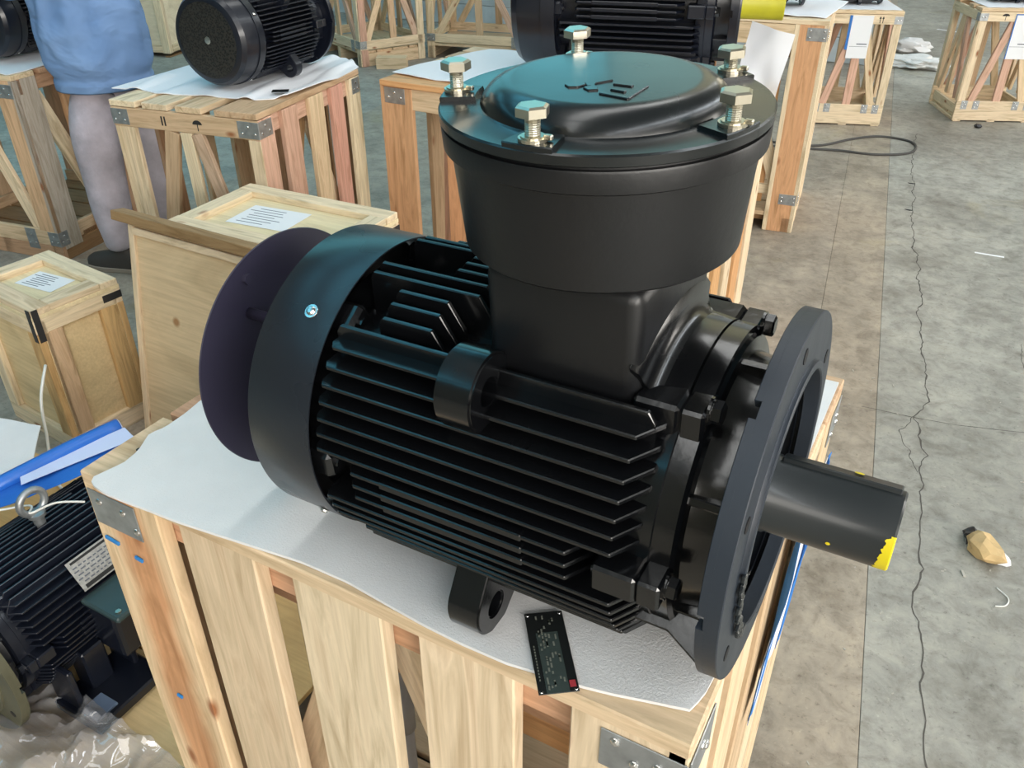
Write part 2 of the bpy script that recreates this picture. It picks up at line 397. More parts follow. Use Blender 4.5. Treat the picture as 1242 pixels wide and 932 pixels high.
# back wall with horizontal white siding boards and a strip of teal windows above
wb = empty('wall_back', (0, 0, 0)); wb['kind'] = 'structure'
box('wall_core', (-7.55, 7.98, 3.3), (13.2, .12, 6.6), M['wallgrey'], wb, None, 0)
for k in range(11):
    o = box('siding_board', (-7.55, 7.90, .10+k*.2), (13.2, .025, .195), M['wallwhite'], wb, None, .004)
fr = box('window_rail', (-7.55, 7.90, 2.45), (13.2, .06, .08), M['steelpost'], wb, None, 0)
for i in range(10):
    x = -13.1+i*1.29
    box('window_pane', (x, 7.90, 3.9), (1.2, .02, 2.7), M['tealpane' if i < 8 else 'palepane' if i == 8 else 'oliveglow'], wb, None, 0)  # right-end panes graded to olive, made up to tint the lid's reflection
    box('window_mullion', (x+.645, 7.89, 3.9), (.06, .05, 2.8), M['steelpost'], wb, None, 0)
wf = box('wall_far', (2, 20.2, 3.3), (34, .3, 6.8), M['wallgrey'], None, None, 0); wf['kind'] = 'structure'
for i in range(9): box('window_pane', (-15.5+i*2.6, -.2, 1.7), (2.3, .04, 2.6), M['oliveglow'], wf, None, 0)  # unseen glowing panes, added to give the lid its olive reflection
wr = box('wall_right', (9.8, 6, 3.3), (.2, 29, 6.8), M['wallgrey'], None, None, 0); wr['kind'] = 'structure'
wn = box('wall_front', (-2, -8.2, 3.3), (24, .2, 6.8), M['wallgrey'], None, None, 0); wn['kind'] = 'structure'
wl = box('wall_left', (-14.1, 6, 3.3), (.2, 29, 6.8), M['wallgrey'], None, None, 0); wl['kind'] = 'structure'
ceil = empty('ceiling'); ceil['kind'] = 'structure'
xs = [-14.0, -9.5, -8.5, -6.2, -4.5, -1.9, -.9, 3.6, 4.4, 5.5, 6.5, 9.8]
for i in range(11):
    lit = i % 2 == 1
    box('roof_light_sheet' if lit else 'roof_sheet', ((xs[i]+xs[i+1])/2, 6, 6.6), (xs[i+1]-xs[i], 29, .05), M['bluepane' if i in (1, 3) else 'glintstrip' if i == 7 else 'skypane'] if lit else M['roof'], ceil, None, 0)  # blue and brightest strips set where fan cover and dome reflect them
for i in range(6): box('roof_beam', (-1, -6+i*5, 6.35), (27, .18, .3), M['steelpost'], ceil, None, 0)

# ------------------------------------------------------------------ motors
FIN = {}
def fin_mesh(key, kind, k, x0, x1, Re=.155, cham=True, back=1, pad=None, cc=.024):
    if key in FIN: return FIN[key]
    out = math.sqrt(max(Re*Re-k*k, .01)); inn = math.sqrt(max(.112**2-k*k, .0009))-.006
    c = min(cc, (out-inn)*.7)
    loop = [(x0, inn), (x0, out-.006), (x0+.004, out), (x1, out)]
    loop += [(x1+c*.62, out-c), (x1+c*.62, inn)] if cham else [(x1, inn)]
    bm = bmesh.new()
    tk = lambda o: .0030-.0009*(o-inn)/(out-inn)
    A = [bm.verts.new((x, o, tk(o))) for x, o in loop]; B = [bm.verts.new((x, o, -tk(o))) for x, o in loop]
    n = len(loop); bm.faces.new(A); bm.faces.new(B[::-1])
    for i in range(n): bm.faces.new((A[i], B[i], B[(i+1) % n], A[(i+1) % n]))
    bmesh.ops.recalc_face_normals(bm, faces=bm.faces)
    bmesh.ops.bevel(bm, geom=[e for e in bm.edges if min(v.co.y for v in e.verts) > inn+.002], offset=.0009, segments=1, affect='EDGES')
    if pad: bmbox(bm, ((pad[0]+pad[1])/2, out-.003, 0), (pad[1]-pad[0], .008, .0074), None, .001)
    for v in bm.verts:
        x, o, t = v.co
        if kind == 'side': v.co = Vector((x, -o, k+t))
        elif kind == 'sideb': v.co = Vector((x, o, k+t))
        elif kind == 'top': v.co = Vector((x, k+t, o))
        else: v.co = Vector((x, k+t, -o))
    bmesh.ops.recalc_face_normals(bm, faces=bm.faces)
    me = bpy.data.meshes.new('cooling_fin'); bm.to_mesh(me); bm.free(); me.materials.append(None); FIN[key] = me; return me
def ang(r, a, x=0): return Vector((x, r*math.cos(R(a)), r*math.sin(R(a))))
def eye_lug(name, a, x0, x1, mat, root, ro=.184, mw=None):
    # flat cast lug standing out radially at angle a, with a hole through it along the shaft direction
    n = 40; bm = bmesh.new(); er, et = ang(1, a), Vector((0, -math.sin(R(a)), math.cos(R(a))))
    ch, rh = ro-.030, .0125; lo, hi = [], []
    for i in range(n):
        t = 2*math.pi*i/n; ct, st = math.cos(t), math.sin(t)
        if ct >= 0: r = .030; q = (ch+r*ct, r*1.12*st)
        else: q = (ch+(ch-.105)*ct*1.0, (.034+.012*(-ct))*st/max(.55, abs(st)) if abs(st) > .55 else .046*st/.55)
        lo.append(q); hi.append((ch+rh*ct, rh*st))
    def P(q, x): return er*q[0]+et*q[1]+Vector((x, 0, 0))
    O0 = [bm.verts.new(P(q, x0)) for q in lo]; O1 = [bm.verts.new(P(q, x1)) for q in lo]
    H0 = [bm.verts.new(P(q, x0)) for q in hi]; H1 = [bm.verts.new(P(q, x1)) for q in hi]
    for i in range(n):
        j = (i+1) % n
        bm.faces.new((O0[i], O0[j], O1[j], O1[i])); bm.faces.new((H0[i], H1[i], H1[j], H0[j]))
        bm.faces.new((O0[i], H0[i], H0[j], O0[j])); bm.faces.new((O1[i], O1[j], H1[j], H1[i]))
    bmesh.ops.recalc_face_normals(bm, faces=bm.faces)
    bmesh.ops.bevel(bm, geom=[e for e in bm.edges if len(e.link_faces) == 2 and e.calc_face_angle(0) > .9], offset=.0018, segments=2, affect='EDGES')
    return frombm(name, bm, mat, root, mw, None, R(35))
def radial_block(bm, a, x0, x1, r0_, r1_, w, bev=.002):
    vs = bmbox(bm, ((x0+x1)/2, 0, (r0_+r1_)/2), (x1-x0, w, r1_-r0_), None, bev)
    bmesh.ops.rotate(bm, cent=(0, 0, 0), matrix=Matrix.Rotation(R(a-90), 3, 'X'), verts=vs)
    return vs
def hexbolt(name, mat, parent, base, axis, af=.0125, hh=.007, shank=.0055, sl=.016, washer=True, ws=.0098, rz=0.2):
    # head on top of a shank; base is where the washer sits, axis points to the head
    bm = bmesh.new(); ax = Vector(axis).normalized(); q = Vector((0, 0, 1)).rotation_difference(ax).to_matrix()
    def cyl(z0, z1, r, s, a0=0, r2=None):
        r = bmesh.ops.create_cone(bm, cap_ends=True, segments=s, radius1=r, radius2=r2 if r2 is not None else r, depth=z1-z0, matrix=Matrix.Translation((0, 0, (z0+z1)/2)) @ Matrix.Rotation(a0, 4, 'Z'))
    if washer: cyl(0, .0022, ws, 20); cyl(.0022, .0032, ws*.82, 20)
    if sl > .004:
        n = int(sl/.0014); z = .003
        for i in range(n):
            cyl(z, z+.0007, shank*.92, 12, 0, shank); cyl(z+.0007, z+.0014, shank, 12, 0, shank*.92); z += .0014
    z = .003+sl if sl > .004 else (.003 if washer else 0)
    cyl(z, z+hh*.82, af, 6, rz); cyl(z+hh*.82, z+hh, af*.985, 6, rz, af*.80)
    bmesh.ops.rotate(bm, cent=(0, 0, 0), matrix=q, verts=bm.verts); bmesh.ops.translate(bm, vec=Vector(base), verts=bm.verts)
    return frombm(name, bm, mat, parent, None, None, None)
AXH = .16
def motor(name, label, group, pos, rz=0, s=1, tilt=None, paint='cast', cowl='ring', box_kind='big', shaft=True, fl_mat='flange', rollx=0, shaft_col='shaft', lugs=(135, 225, 45, 315), cowl_mat='satin'):
    root = empty(name, pos, 0, label, 'motor', group)
    if tilt is not None: root.matrix_world = Matrix.Translation(pos) @ tilt
    else: root.rotation_euler = (rollx, 0, rz)
    root.scale = (s, s, s)
    up_ = Matrix.Translation((0, 0, AXH)); P = M[paint]
    # stator frame with rear and front rings
    lathe('stator_frame', [(-.405, .06), (-.405, .126), (-.386, .126), (-.384, .113), (-.090, .113), (-.086, .131), (-.067, .133), (-.065, .131), (-.065, .05)], P, root, 'X', 72, True, up_)
    def fin(key, *a, **k):
        me = fin_mesh(key, *a, **k)
        o = bpy.data.objects.new('cooling_fin', me); COL.objects.link(o); o.parent = root; o.matrix_local = up_
        o.material_slots[0].link = 'OBJECT'; o.material_slots[0].material = P
    zs = [.108, .0945, .081, .0674, .0535, .0398, .0253, .0114, -.0022, -.0163, -.031, -.045, -.058, -.0715, -.085, -.099, -.110]
    for side in ('side', 'sideb'):
        for z in zs:
            if abs(z+.0024) < .015: fin((side, z), side, z, -.340, -.1265, pad=(-.305, -.165))
            else: fin((side, z), side, z, -.3765 if z > -.07 else -.35, -.0895)
    for i in range(15):
        y = -.0942+.0137*i
        if y > .1: continue
        ay = abs(y)
        if box_kind == 'big':
            x0 = -.377 if ay < .0 or (.02 < ay < .045) or ay > .09 else (-.340 if ay > .045 else -.305)
            if ay > .09: fin(('top', i, 'a'), 'top', y, x0, -.0865, cc=.010)
            else: fin(('top', i, 'b'), 'top', y, x0, -.285 if ay > .05 else -.262)
        else: fin(('top', i, 'c'), 'top', y, -.377 if i % 5 else -.33, -.0895)
        if i % 2 == 0: fin(('bot', i), 'bot', y, -.36, -.095)
    # rear bosses, front blocks
    for a in (0, 60, 120, 180, 240, 300):
        bm = bmesh.new(); radial_block(bm, a+2, -.405, -.371, .105, .143, .028, .004)
        r = bmesh.ops.create_cone(bm, cap_ends=True, segments=12, radius1=.007, radius2=.007, depth=.004, matrix=Matrix.Rotation(R(a+2-90), 4, 'X') @ Matrix.Translation((-.3695, 0, .130)) @ Matrix.Rotation(R(90), 4, 'Y'))
        frombm('rear_boss', bm, P, root, up_)
        if a == 240 and box_kind == 'big': continue
        bm = bmesh.new(); cy, sz = math.cos(R(a)), math.sin(R(a))
        if a in (0, 180):
            bmbox(bm, (-.0855, cy*.136, 0), (.0365, .042, .026), None, .0025); bmbox(bm, (-.0577, cy*.1355, 0), (.0190, .041, .025), None, .0022)
        else:
            bmbox(bm, (-.0855, cy*.136, sz*.124), (.0365, .036, .036), None, .003); bmbox(bm, (-.0577, cy*.136, sz*.1235), (.0190, .035, .035), None, .0025)
        b = frombm('flange_block', bm, P, root, up_)
        hexbolt('block_bolt', P if a not in (180,) else M['cast'], b, ang(.138, a, -.049), (1, 0, 0), .0095, .008, .005, .0, True, .011)
    # drive end shield and its ribs
    es = lathe('end_shield', [(-.066, .05), (-.066, .132), (-.050, .132), (-.047, .128), (-.046, .116), (-.030, .113), (-.010, .116), (-.008, .10)], P, root, 'X', 72, False, up_)
    for a in (30, 90, 150, 210, 270, 330):
        bm = bmesh.new(); radial_block(bm, a, -.049, -.012, .10, .1235, .007, .001); frombm('shield_rib', bm, P, es)
    # flange
    fm = M[fl_mat]
    fl = lathe('flange', [(-.0125, .1), (-.0125, .1597), (-.0122, .16), (-.0008, .16), (0, .1592), (0, .1195), (.0008, .1190), (.0035, .1186), (.0042, .1175), (.0042, .1125), (.003, .1115), (-.03, .1085), (-.034, .104), (-.036, .055), (-.030, .050), (-.022, .047), (-.02, .034)], fm, root, 'X', 96, False, up_)
    for k in range(6):
        a0 = 60*k+2.6; lathe('rim_step', [(-.0115, .150), (-.0175, .150), (-.0178, .1592), (-.0172, .1602), (-.0115, .1602)], fm, fl, 'X', 14, True, None, R(30), True, a0+0.0, a0+54.8)
        bm = bmesh.new(); bmesh.ops.create_cone(bm, cap_ends=True, segments=18, radius1=.0065, radius2=.0065, depth=.0012, matrix=Matrix.Translation(ang(.140, 60*k+30, .0001)) @ Matrix.Rotation(R(90), 4, 'Y'))
        frombm('bolt_hole', bm, M['dark'], fl)
    # rough cast pocket along the lower part of the face
    # fan cover
    cm = M[cowl_mat]
    if cowl == 'ring':
        fc = lathe('fan_cover', [(-.3855, .1496), (-.3852, .1513), (-.4570, .1513), (-.4582, .1505), (-.4582, .1480), (-.4566, .1480), (-.4566, .1496)], cm, root, 'X', 120, False, up_, R(40), True)
        lathe('fan_grille', [(-.455, .015), (-.455, .147), (-.4535, .147), (-.4535, .015)], M['dark'], fc, 'X', 72, False, None, R(30), True)
        for k in range(4):
            a = 125.5+90*k
            sc = lathe('cover_screw', [(0, .0), (.0012, .0068), (.0016, .0066), (.0017, .0045), (.0030, .0042), (.0042, .0028), (.0045, 0)], M['screw'], fc, 'Z', 20, False, Matrix.Translation(ang(.1508, a, -.4115)) @ Matrix.Rotation(R(a-90), 4, 'X'))
        rc = lathe('rain_cover', [(-.5415, .0), (-.5415, .1325), (-.5405, .1338), (-.5392, .1332), (-.5392, 0)], M['disc'], root, 'X', 120, False, up_, R(40))
        for k in range(4):
            a = 35+90*k; p = ang(.085, a); tube('standoff', [(-.540, p.y, p.z), (-.455, p.y, p.z)], .006, M['disc'], rc, 10)
        lathe('standoff_bolt', [(-.5392, 0), (-.5392, .006), (-.535, .006), (-.535, 0)], M['disc'], rc, 'X', 6, False, Matrix.Translation(ang(.115, 112)))
    else:
        fc = lathe('fan_cover', [(-.3855, .1500), (-.3852, .1545), (-.415, .155), (-.4155, .1515), (-.447, .1500), (-.470, .146), (-.484, .136), (-.489, .122), (-.489, .118)], cm, root, 'X', 96, False, up_, R(25))
        gr = lathe('fan_grille', [(-.4885, .0), (-.4885, .119)], M['grille'], fc, 'X', 64, False, None, R(30))
        lathe('grille_badge', [(-.4890, 0), (-.4900, .006), (-.4885, .012)], M['screw'], gr, 'X', 12, False)
        for k in range(4):
            a = 60+90*k
            lathe('cover_screw', [(0, .0), (.001, .0055), (.003, .004), (.0035, 0)], M['screw'], fc, 'Z', 14, False, Matrix.Translation(ang(.1548, a, -.400)) @ Matrix.Rotation(R(a-90), 4, 'X'))
    # lifting lugs
    for a in lugs: eye_lug('lifting_lug', a, -.247, -.213, P, root, .186 if a < 180 else .205, up_)
    # shaft with its key
    if shaft:
        sh = lathe('shaft', [(-.036, .020), (-.036, .0345), (-.006, .0345), (-.004, .0330), (.0928, .0330), (.0945, .0315), (.0945, 0)], M[shaft_col], root, 'X', 64, False, up_, R(40))
        bm = bmesh.new(); vs = bmbox(bm, (.0435, 0, .0308), (.094, .0165, .0105), None, .0012)
        bmesh.ops.rotate(bm, cent=(0, 0, 0), matrix=Matrix.Rotation(R(66-90), 3, 'X'), verts=vs); frombm('shaft_key', bm, M['shaft'], sh)
    return root, up_

def gm():
    t = NT('black_punched_grille'); v = t.coord(); vo = t.n('ShaderNodeTexVoronoi'); vo.inputs['Scale'].default_value = 150; t.l(v, vo.inputs['Vector'])
    c = t.ramp(vo.outputs['Distance'], [(.35, (.003, .003, .003)), (.6, (.022, .021, .018))]); t.l(c, t.p.inputs['Base Color']); t.p.inputs['Roughness'].default_value = .5; return t.m
M['grille'] = gm()

# ---- the motor in front
u = Vector((math.cos(-.0071)*math.cos(.0141), math.sin(-.0071)*math.cos(.0141), math.sin(.0141)))
v0 = Vector((math.sin(.0071), math.cos(.0071), 0)); w0 = u.cross(v0)
rho = .0487; vv = v0*math.cos(rho)+w0*math.sin(rho); ww = w0*math.cos(rho)-v0*math.sin(rho)
MT = Matrix((u, vv, ww)).transposed().to_4x4()
mroot, mup = motor('flange_motor', 'large black ribbed electric motor with round terminal box and bare shaft on white foam', 'electric motors on crates', Vector((-.07, .5921, 1.1086))-ww*AXH, tilt=MT)
TX = -.1696
tb = lathe('terminal_box', [(.150, .05), (.197, .066), (.2105, .1035), (.2135, .1070), (.275, .1122), (.2855, .1130), (.2875, .1165), (.2885, .1186), (.3020, .1194), (.3036, .1188), (.3036, .1150), (.3060, .1148), (.3060, .05)], M['box'], mroot, 'Z', 96, False, mup @ Matrix.Translation((TX, 0, 0)), R(28))
bm = bmesh.new(); bmbox(bm, (.003, 0, .152), (.130, .164, .114), None, .012, 3)
frombm('box_neck', bm, M['box'], tb, None, None, R(40))
# flared weld-like fillet where the neck meets the frame
lathe('neck_fillet', [(-.108, .125), (-.108, .170), (-.1005, .163), (-.0995, .152), (-.0965, .1445), (-.091, .1405), (-.084, .139), (-.084, .125)], M['cast'], tb, 'X', 24, True, Matrix.Translation((-TX, 0, 0)), R(50), True, 60.5, 119.5)
prof = [(.3062, .0), (.3062, .1188), (.3070, .1200), (.3132, .1202), (.3145, .1190), (.3145, .0915), (.3150, .0900)]
for i in range(9):
    t = i/8*math.pi/2; prof.append((.3150+.0135*math.sin(t)+.0015*(i/8), .0900-.0155*(1-math.cos(t))-.0008*i))
prof += [(.3301, .066), (.3303, .0)]
lid = lathe('lid', prof, M['lid'], mroot, 'Z', 112, False, mup @ Matrix.Translation((TX, 0, 0)), R(38))
for k in range(5):
    a = -90+72*k
    lathe('bolt_pad', [(.3140, .093), (.3140, .1196), (.3168, .1198), (.3176, .1190), (.3176, .094)], M['lid'], lid, 'Z', 10, True, None, R(38), True, a-8.5, a+8.5)
    hexbolt('lid_bolt', M['zinc'], lid, (.1095*math.cos(R(a)), .1095*math.sin(R(a)), .3176), (0.02*math.sin(k*2.1), .02*math.cos(k*1.3), 1), .0112, .0068, .0052, .0125 if k != 2 else .008, True, .0096, .3+k)
    bm = bmesh.new(); bmbox(bm, (.1095*math.cos(R(a))+.010, .1095*math.sin(R(a))+.002, .3200), (.006, .004, .0035), None, .0008); frombm('lock_washer_end', bm, M['zinc'], lid)
# raised cast marks on the dome
def raised(pts, h=.0017, base=.3296):
    prism('raised_mark', [Vector((x-TX, y, base)) for x, y in pts], (0, 0, h*2), M['lid'], lid, .0005)
raised([(-.1850, -.034), (-.1800, -.0385), (-.1740, -.0360), (-.1710, -.0290), (-.1735, -.0245), (-.1800, -.0265)])
raised([(-.1700, -.0360), (-.1640, -.0405), (-.1580, -.0370), (-.1610, -.0315), (-.1670, -.0310)])
raised([(-.1665, -.0245), (-.1650, -.0215), (-.1580, -.0115), (-.1605, -.0105), (-.1675, -.0200)])
raised([(-.1745, -.0240), (-.1725, -.0225), (-.1660, -.0305), (-.1680, -.0320)])
raised([(-.1545, -.0445), (-.1545, -.0400), (-.1320, -.0450), (-.1315, -.0490)])
raised([(-.1330, -.0470), (-.1310, -.0480), (-.1300, -.0160), (-.1325, -.0150)])
raised([(-.1510, -.0335), (-.1510, -.0300), (-.1395, -.0320), (-.1395, -.0355)])
raised([(-.1545, -.0210), (-.1545, -.0175), (-.1400, -.0180), (-.1400, -.0215)])
# saddle rings in front of the terminal box
lathe('saddle_ring', [(-.104, .112), (-.104, .1375), (-.086, .140), (-.0685, .138), (-.067, .112)], M['cast'], mroot, 'X', 20, True, mup, R(30), True, 62, 116)
lathe('saddle_ring', [(-.0665, .112), (-.0665, .1375), (-.050, .137), (-.048, .112)], M['cast'], mroot, 'X', 20, True, mup, R(30), True, 62, 116)
# gusset running down from the front ring to the flange edge
for a in (222, 318):
    er, et = ang(1, a), Vector((0, -math.sin(R(a)), math.cos(R(a))))
    prism('shield_gusset', [er*r_+Vector((x_, 0, 0)) for x_, r_ in ((-.084, .112), (-.084, .138), (-.050, .138), (-.0145, .157), (-.0145, .112))], et*.052, M['cast'], mroot, .0015, mup)
# bright yellow paint left on the shaft end
shaft_ob = [c for c in mroot.children if c.name.startswith('shaft')][0]
vs_, fs_ = [], []
for i in range(33):
    a = 148+2.75*i; w_ = .0048+.0065*i/32+.003*nz(i*.55, 2)
    if i < 2: w_ *= .5
    vs_ += [ang(.03325, a, .0935), ang(.03325, a, .0935-w_), ang(.0318, a, .0947)]
for i in range(32):
    b = 3*i; fs_ += [(b, b+1, b+4, b+3), (b+2, b, b+3, b+5)]
pyd('yellow_paint', vs_, fs_, M['yellow'], shaft_ob)
for a, x, r_ in ((190, .048, .0022), (62, .056, .003)):
    lathe('paint_spot', [(.0332, r_*.9), (.0334, r_*.5), (.0334, 0)] if a != 62 else [(.0372, r_*1.4), (.0375, r_), (.0375, 0)], M['yellow'], shaft_ob, 'Z', 7, False, Matrix.Translation((x, 0, 0)) @ Matrix.Rotation(R(a-90), 4, 'X'))
# rough cast scar on the flange spigot
fl_ob = [c for c in mroot.children if c.name.startswith('flange') and 'block' not in c.name][0]
bm = bmesh.new()
for i in range(60):
    a = 172+random.random()*52; rr = .1165+random.uniform(-.0035, .006); q = ang(rr, a, .0035)
    bmbox(bm, q, (.003, .004+.004*random.random(), .004), Matrix.Rotation(random.random()*3, 3, 'X'), .0006)
frombm('rough_cast_scar', bm, M['shaft'], fl_ob)

# ------------------------------------------------------------------ crates
CG = 'open slatted pine crates'
class Crate:
    def __init__(s, name, label, origin, rot, W, D, H, group=CG, cat='crate'):
        s.r = empty(name, (origin[0], origin[1], 0), R(rot), label, cat, group); s.W, s.D, s.H = W, D, H
    def P(s, side, u, z, off):
        return {'front': (u, -off, z), 'back': (u, s.D+off, z), 'right': (s.W+off, u, z), 'left': (-off, u, z)}[side]
    def N(s, side): return {'front': (0, -1, 0), 'back': (0, 1, 0), 'right': (1, 0, 0), 'left': (-1, 0, 0)}[side]
    def v(s, side, ut, ub, w, z0, z1, layer=0, c=PINE, t=.02, name='slat', mat=None):
        o = -(layer+t/2); return board(name, s.P(side, ub, z0, o), s.P(side, ut, z1, o), w, t, s.N(side), s.r, c, mat)
    def h(s, side, u0, u1, z, w, layer=.02, c=PINE, t=.02, name='rail'):
        o = -(layer+t/2); return board(name, s.P(side, u0, z, o), s.P(side, u1, z, o), w, t, s.N(side), s.r, c)
    def top(s, d, items, t=.02):
        for a0, a1, c in items:
            m = (a0+a1)/2
            if d == 'x': board('top_board', (0, m, s.H-t/2), (s.W, m, s.H-t/2), a1-a0, t, (0, 0, 1), s.r, c)
            else: board('top_board', (m, 0, s.H-t/2), (m, s.D, s.H-t/2), a1-a0, t, (0, 0, 1), s.r, c)
    def base(s, z=.10, c=PINE, deck=True):
        for x in (.03, s.W/2, s.W-.03): board('skid', (x, .0, z/2-.01), (x, s.D, z/2-.01), .05, z-.02, (0, 0, 1), s.r, c)
        if deck:
            n = max(3, int(s.D/.13))
            for i in range(n):
                y = (i+.5)*s.D/n; board('deck_board', (.02, y, z-.01), (s.W-.02, y, z-.01), s.D/n-.012, .02, (0, 0, 1), s.r, c)
    def plate(s, side, u0, u1, z0, z1, off=.0016, scr=((.2, .3), (.75, .3), (.5, .7))):
        bm = bmesh.new(); n = Vector(s.N(side)); c = Vector(s.P(side, (u0+u1)/2, (z0+z1)/2, off/2+.0004))
        d = (u1-u0, off, z1-z0) if side in ('front', 'back') else (off, u1-u0, z1-z0)
        bmbox(bm, c, d, None, .0006)
        b = frombm('corner_bracket', bm, M['galv'], s.r)
        for a, e in scr:
            p = Vector(s.P(side, u0+(u1-u0)*a, z0+(z1-z0)*e, off+.0006)); q = Vector((0, 0, 1)).rotation_difference(n).to_matrix().to_4x4()
            lathe('screw_head', [(0, .0050), (.0012, .0046), (.0026, .0026), (.0028, 0)], M['screw'], b, 'Z', 10, False, Matrix.Translation(p) @ q)
        return b

# --- crate under the front motor
c = Crate('wooden_crate', 'nearest slatted pine crate, carrying the large motor and a white foam sheet', (-.84, .447), 0, .763, .649, .944)
c.top('x', [(-.003, .125, PINE), (.135, .265, RED), (.275, .395, PALE), (.405, .525, PINE), (.532, .649, TAN)])
fr_t = .924
c.v('front', .056, .056, .124, .0, fr_t, 0, (.69, .52, .335), name='post', mat=M['heart']); c.v('front', .213, .211, .114, .0, fr_t, 0, (.60, .49, .34)); c.v('front', .382, .380, .116, .0, fr_t, 0, (.68, .56, .40))  # slat next to the post darkened in colour for shade at the left
c.v('front', .539, .539, .108, .0, fr_t, 0, PALE); c.v('front', .706, .706, .110, .0, fr_t, 0, PALE, name='post')
c.h('front', .02, .745, .893, .062, .02, RED); c.h('front', .02, .745, .06, .08, .02, PINE); c.h('front', .1, .745, .800, .055, .07, RED); c.h('front', .35, .745, .715, .06, .10, ORANGE)
c.v('front', .42, .66, .075, .15, .89, .045, PALE, name='brace'); c.v('front', .40, .12, .075, .15, .89, .045, PINE, name='brace')
for u, w, cc in ((.05, .10, PALE), (.2, .09, PINE), (.35, .095, TAN), (.475, .09, PALE), (.60, .098, PINE)): c.v('right', u, u, w, 0, fr_t, 0, cc, name='post' if u in (.05, .60) else 'slat')
for u, w, cc in ((.06, .11, TAN), (.33, .10, PINE), (.595, .11, PALE)): c.v('left', u, u, w, 0, fr_t, 0, cc)
for u, w, cc in ((.06, .11, TAN), (.30, .10, PINE), (.50, .10, PINE), (.70, .11, PALE)): c.v('back', u, u, w, 0, fr_t, 0, cc)
for sd, L in (('right', .649), ('left', .649), ('back', .763)):
    c.h(sd, .02, L-.02, .893, .06, .02, RED if sd != 'back' else TAN); c.h(sd, .02, L-.02, .06, .08, .02, PINE)
c.v('right', .33, .12, .07, .15, .86, .045, PINE, name='brace'); c.v('right', .33, .55, .07, .15, .86, .045, RED, name='brace')
c.base(.10, TAN)
c.plate('front', 0, .082, .862, .916, scr=((.22, .72), (.72, .70), (.93, .28))); c.plate('front', .682, .763, .862, .914, scr=((.18, .8), (.42, .42), (.68, .62)))
c.plate('right', .0, .07, .862, .918); c.plate('right', .585, .649, .866, .918); c.plate('left', 0, .08, .862, .916)
bm = bmesh.new(); bmbox(bm, (.105, -.001, .805), (.012, .0015, .004), Matrix.Rotation(.1, 3, 'Y'), 0)
for (u_, z_, w_) in ((.018, .838, .024), (.062, .826, .013), (.052, .555, .010)):
    box('blue_strap_scrap', (u_, -.0022, z_), (w_, .003, .005), M['stickerblue'], c.r, Matrix.Rotation(.12, 3, 'Y'), .0005)
for x_, y_ in ((.10, .06), (.03, .06), (.61, .022), (.70, .03), (.03, .20), (.02, .33)):
    lathe('nail_head', [(0, .004), (.0008, .003), (.0008, 0)], M['dark'], c.r, 'Z', 7, False, Matrix.Translation((x_, y_, .9438)))
main = c

# --- shipping label hanging on the right side
lab = empty('shipping_label', (-.074, .86, .70), 0, 'white and blue paper sleeve hanging on the right side of the nearest crate', 'label', None)
def sheet_patch(name, p0, du, dv, nx, ny, mat, parent=None, amp=.004, th=.0006, seed=0):
    v, f = [], []; p0, du, dv = Vector(p0), Vector(du), Vector(dv); n = du.cross(dv).normalized()
    for j in range(ny):
        for i in range(nx):
            s, t = i/(nx-1), j/(ny-1); v.append(p0+du*s+dv*t+n*amp*(nz(s*2.3+seed, t*2.1)+.5*math.sin(s*5+t*2+seed)*t))
    k = nx*ny; v += [q-n*th for q in v]
    for j in range(ny-1):
        for i in range(nx-1): a = j*nx+i; f.append((a, a+1, a+nx+1, a+nx)); f.append((k+a, k+a+nx, k+a+nx+1, k+a+1))
    rim = [i for i in range(nx)] + [j*nx+nx-1 for j in range(1, ny)] + [(ny-1)*nx+i for i in range(nx-2, -1, -1)] + [j*nx for j in range(ny-2, 0, -1)]
    for q in range(len(rim)): a, b = rim[q], rim[(q+1) % len(rim)]; f.append((a, k+a, k+b, b))
    return pyd(name, v, f, mat, parent, None, None, R(50))
sheet_patch('paper', (.004, -.08, -.13), (0, .15, 0), (.006, .02, .34), 8, 10, M['paper'], lab, .006)
for y0 in (-.085, .062): sheet_patch('blue_edge', (.006, y0, -.13), (0, .022, 0), (.006, .02, .34), 3, 10, M['blueprint'], lab, .006)

# --- foam sheet below the front motor
FZ = .9445
ff = [(-.808, .441), (-.801, .431), (-.773, .427), (-.744, .428), (-.703, .431), (-.661, .433), (-.618, .438), (-.547, .446), (-.5, .451), (-.442, .452), (-.381, .446), (-.346, .443), (-.301, .441), (-.253, .442), (-.182, .452), (-.154, .458), (-.125, .466), (-.09, .475)]
fb = [(-.822, .90), (-.80, 1.06), (-.5, 1.07), (-.2, 1.07), (-.082, 1.075)]
flft = [(-.808, .441), (-.799, .477), (-.803, .501), (-.82, .533), (-.813, .552), (-.814, .588), (-.819, .618), (-.822, .90)]
frgt = [(-.09, .475), (-.084, .494), (-.082, .52), (-.082, 1.075)]
V2 = lambda l, z: [Vector((x, y, z)) for x, y in l]
def fz(p, s, t): return .0004+.0012*abs(nz(p.x*9, p.y*9))
fo = coons('foam_sheet', V2(ff, FZ), V2(fb, FZ), V2(flft, FZ), V2(frgt, FZ), 80, 50, .0035, M['foam'], fz)
tag(fo, 'white foam sheet spread over the nearest crate under the large motor', 'foam sheet', 'foam sheets under the motors')

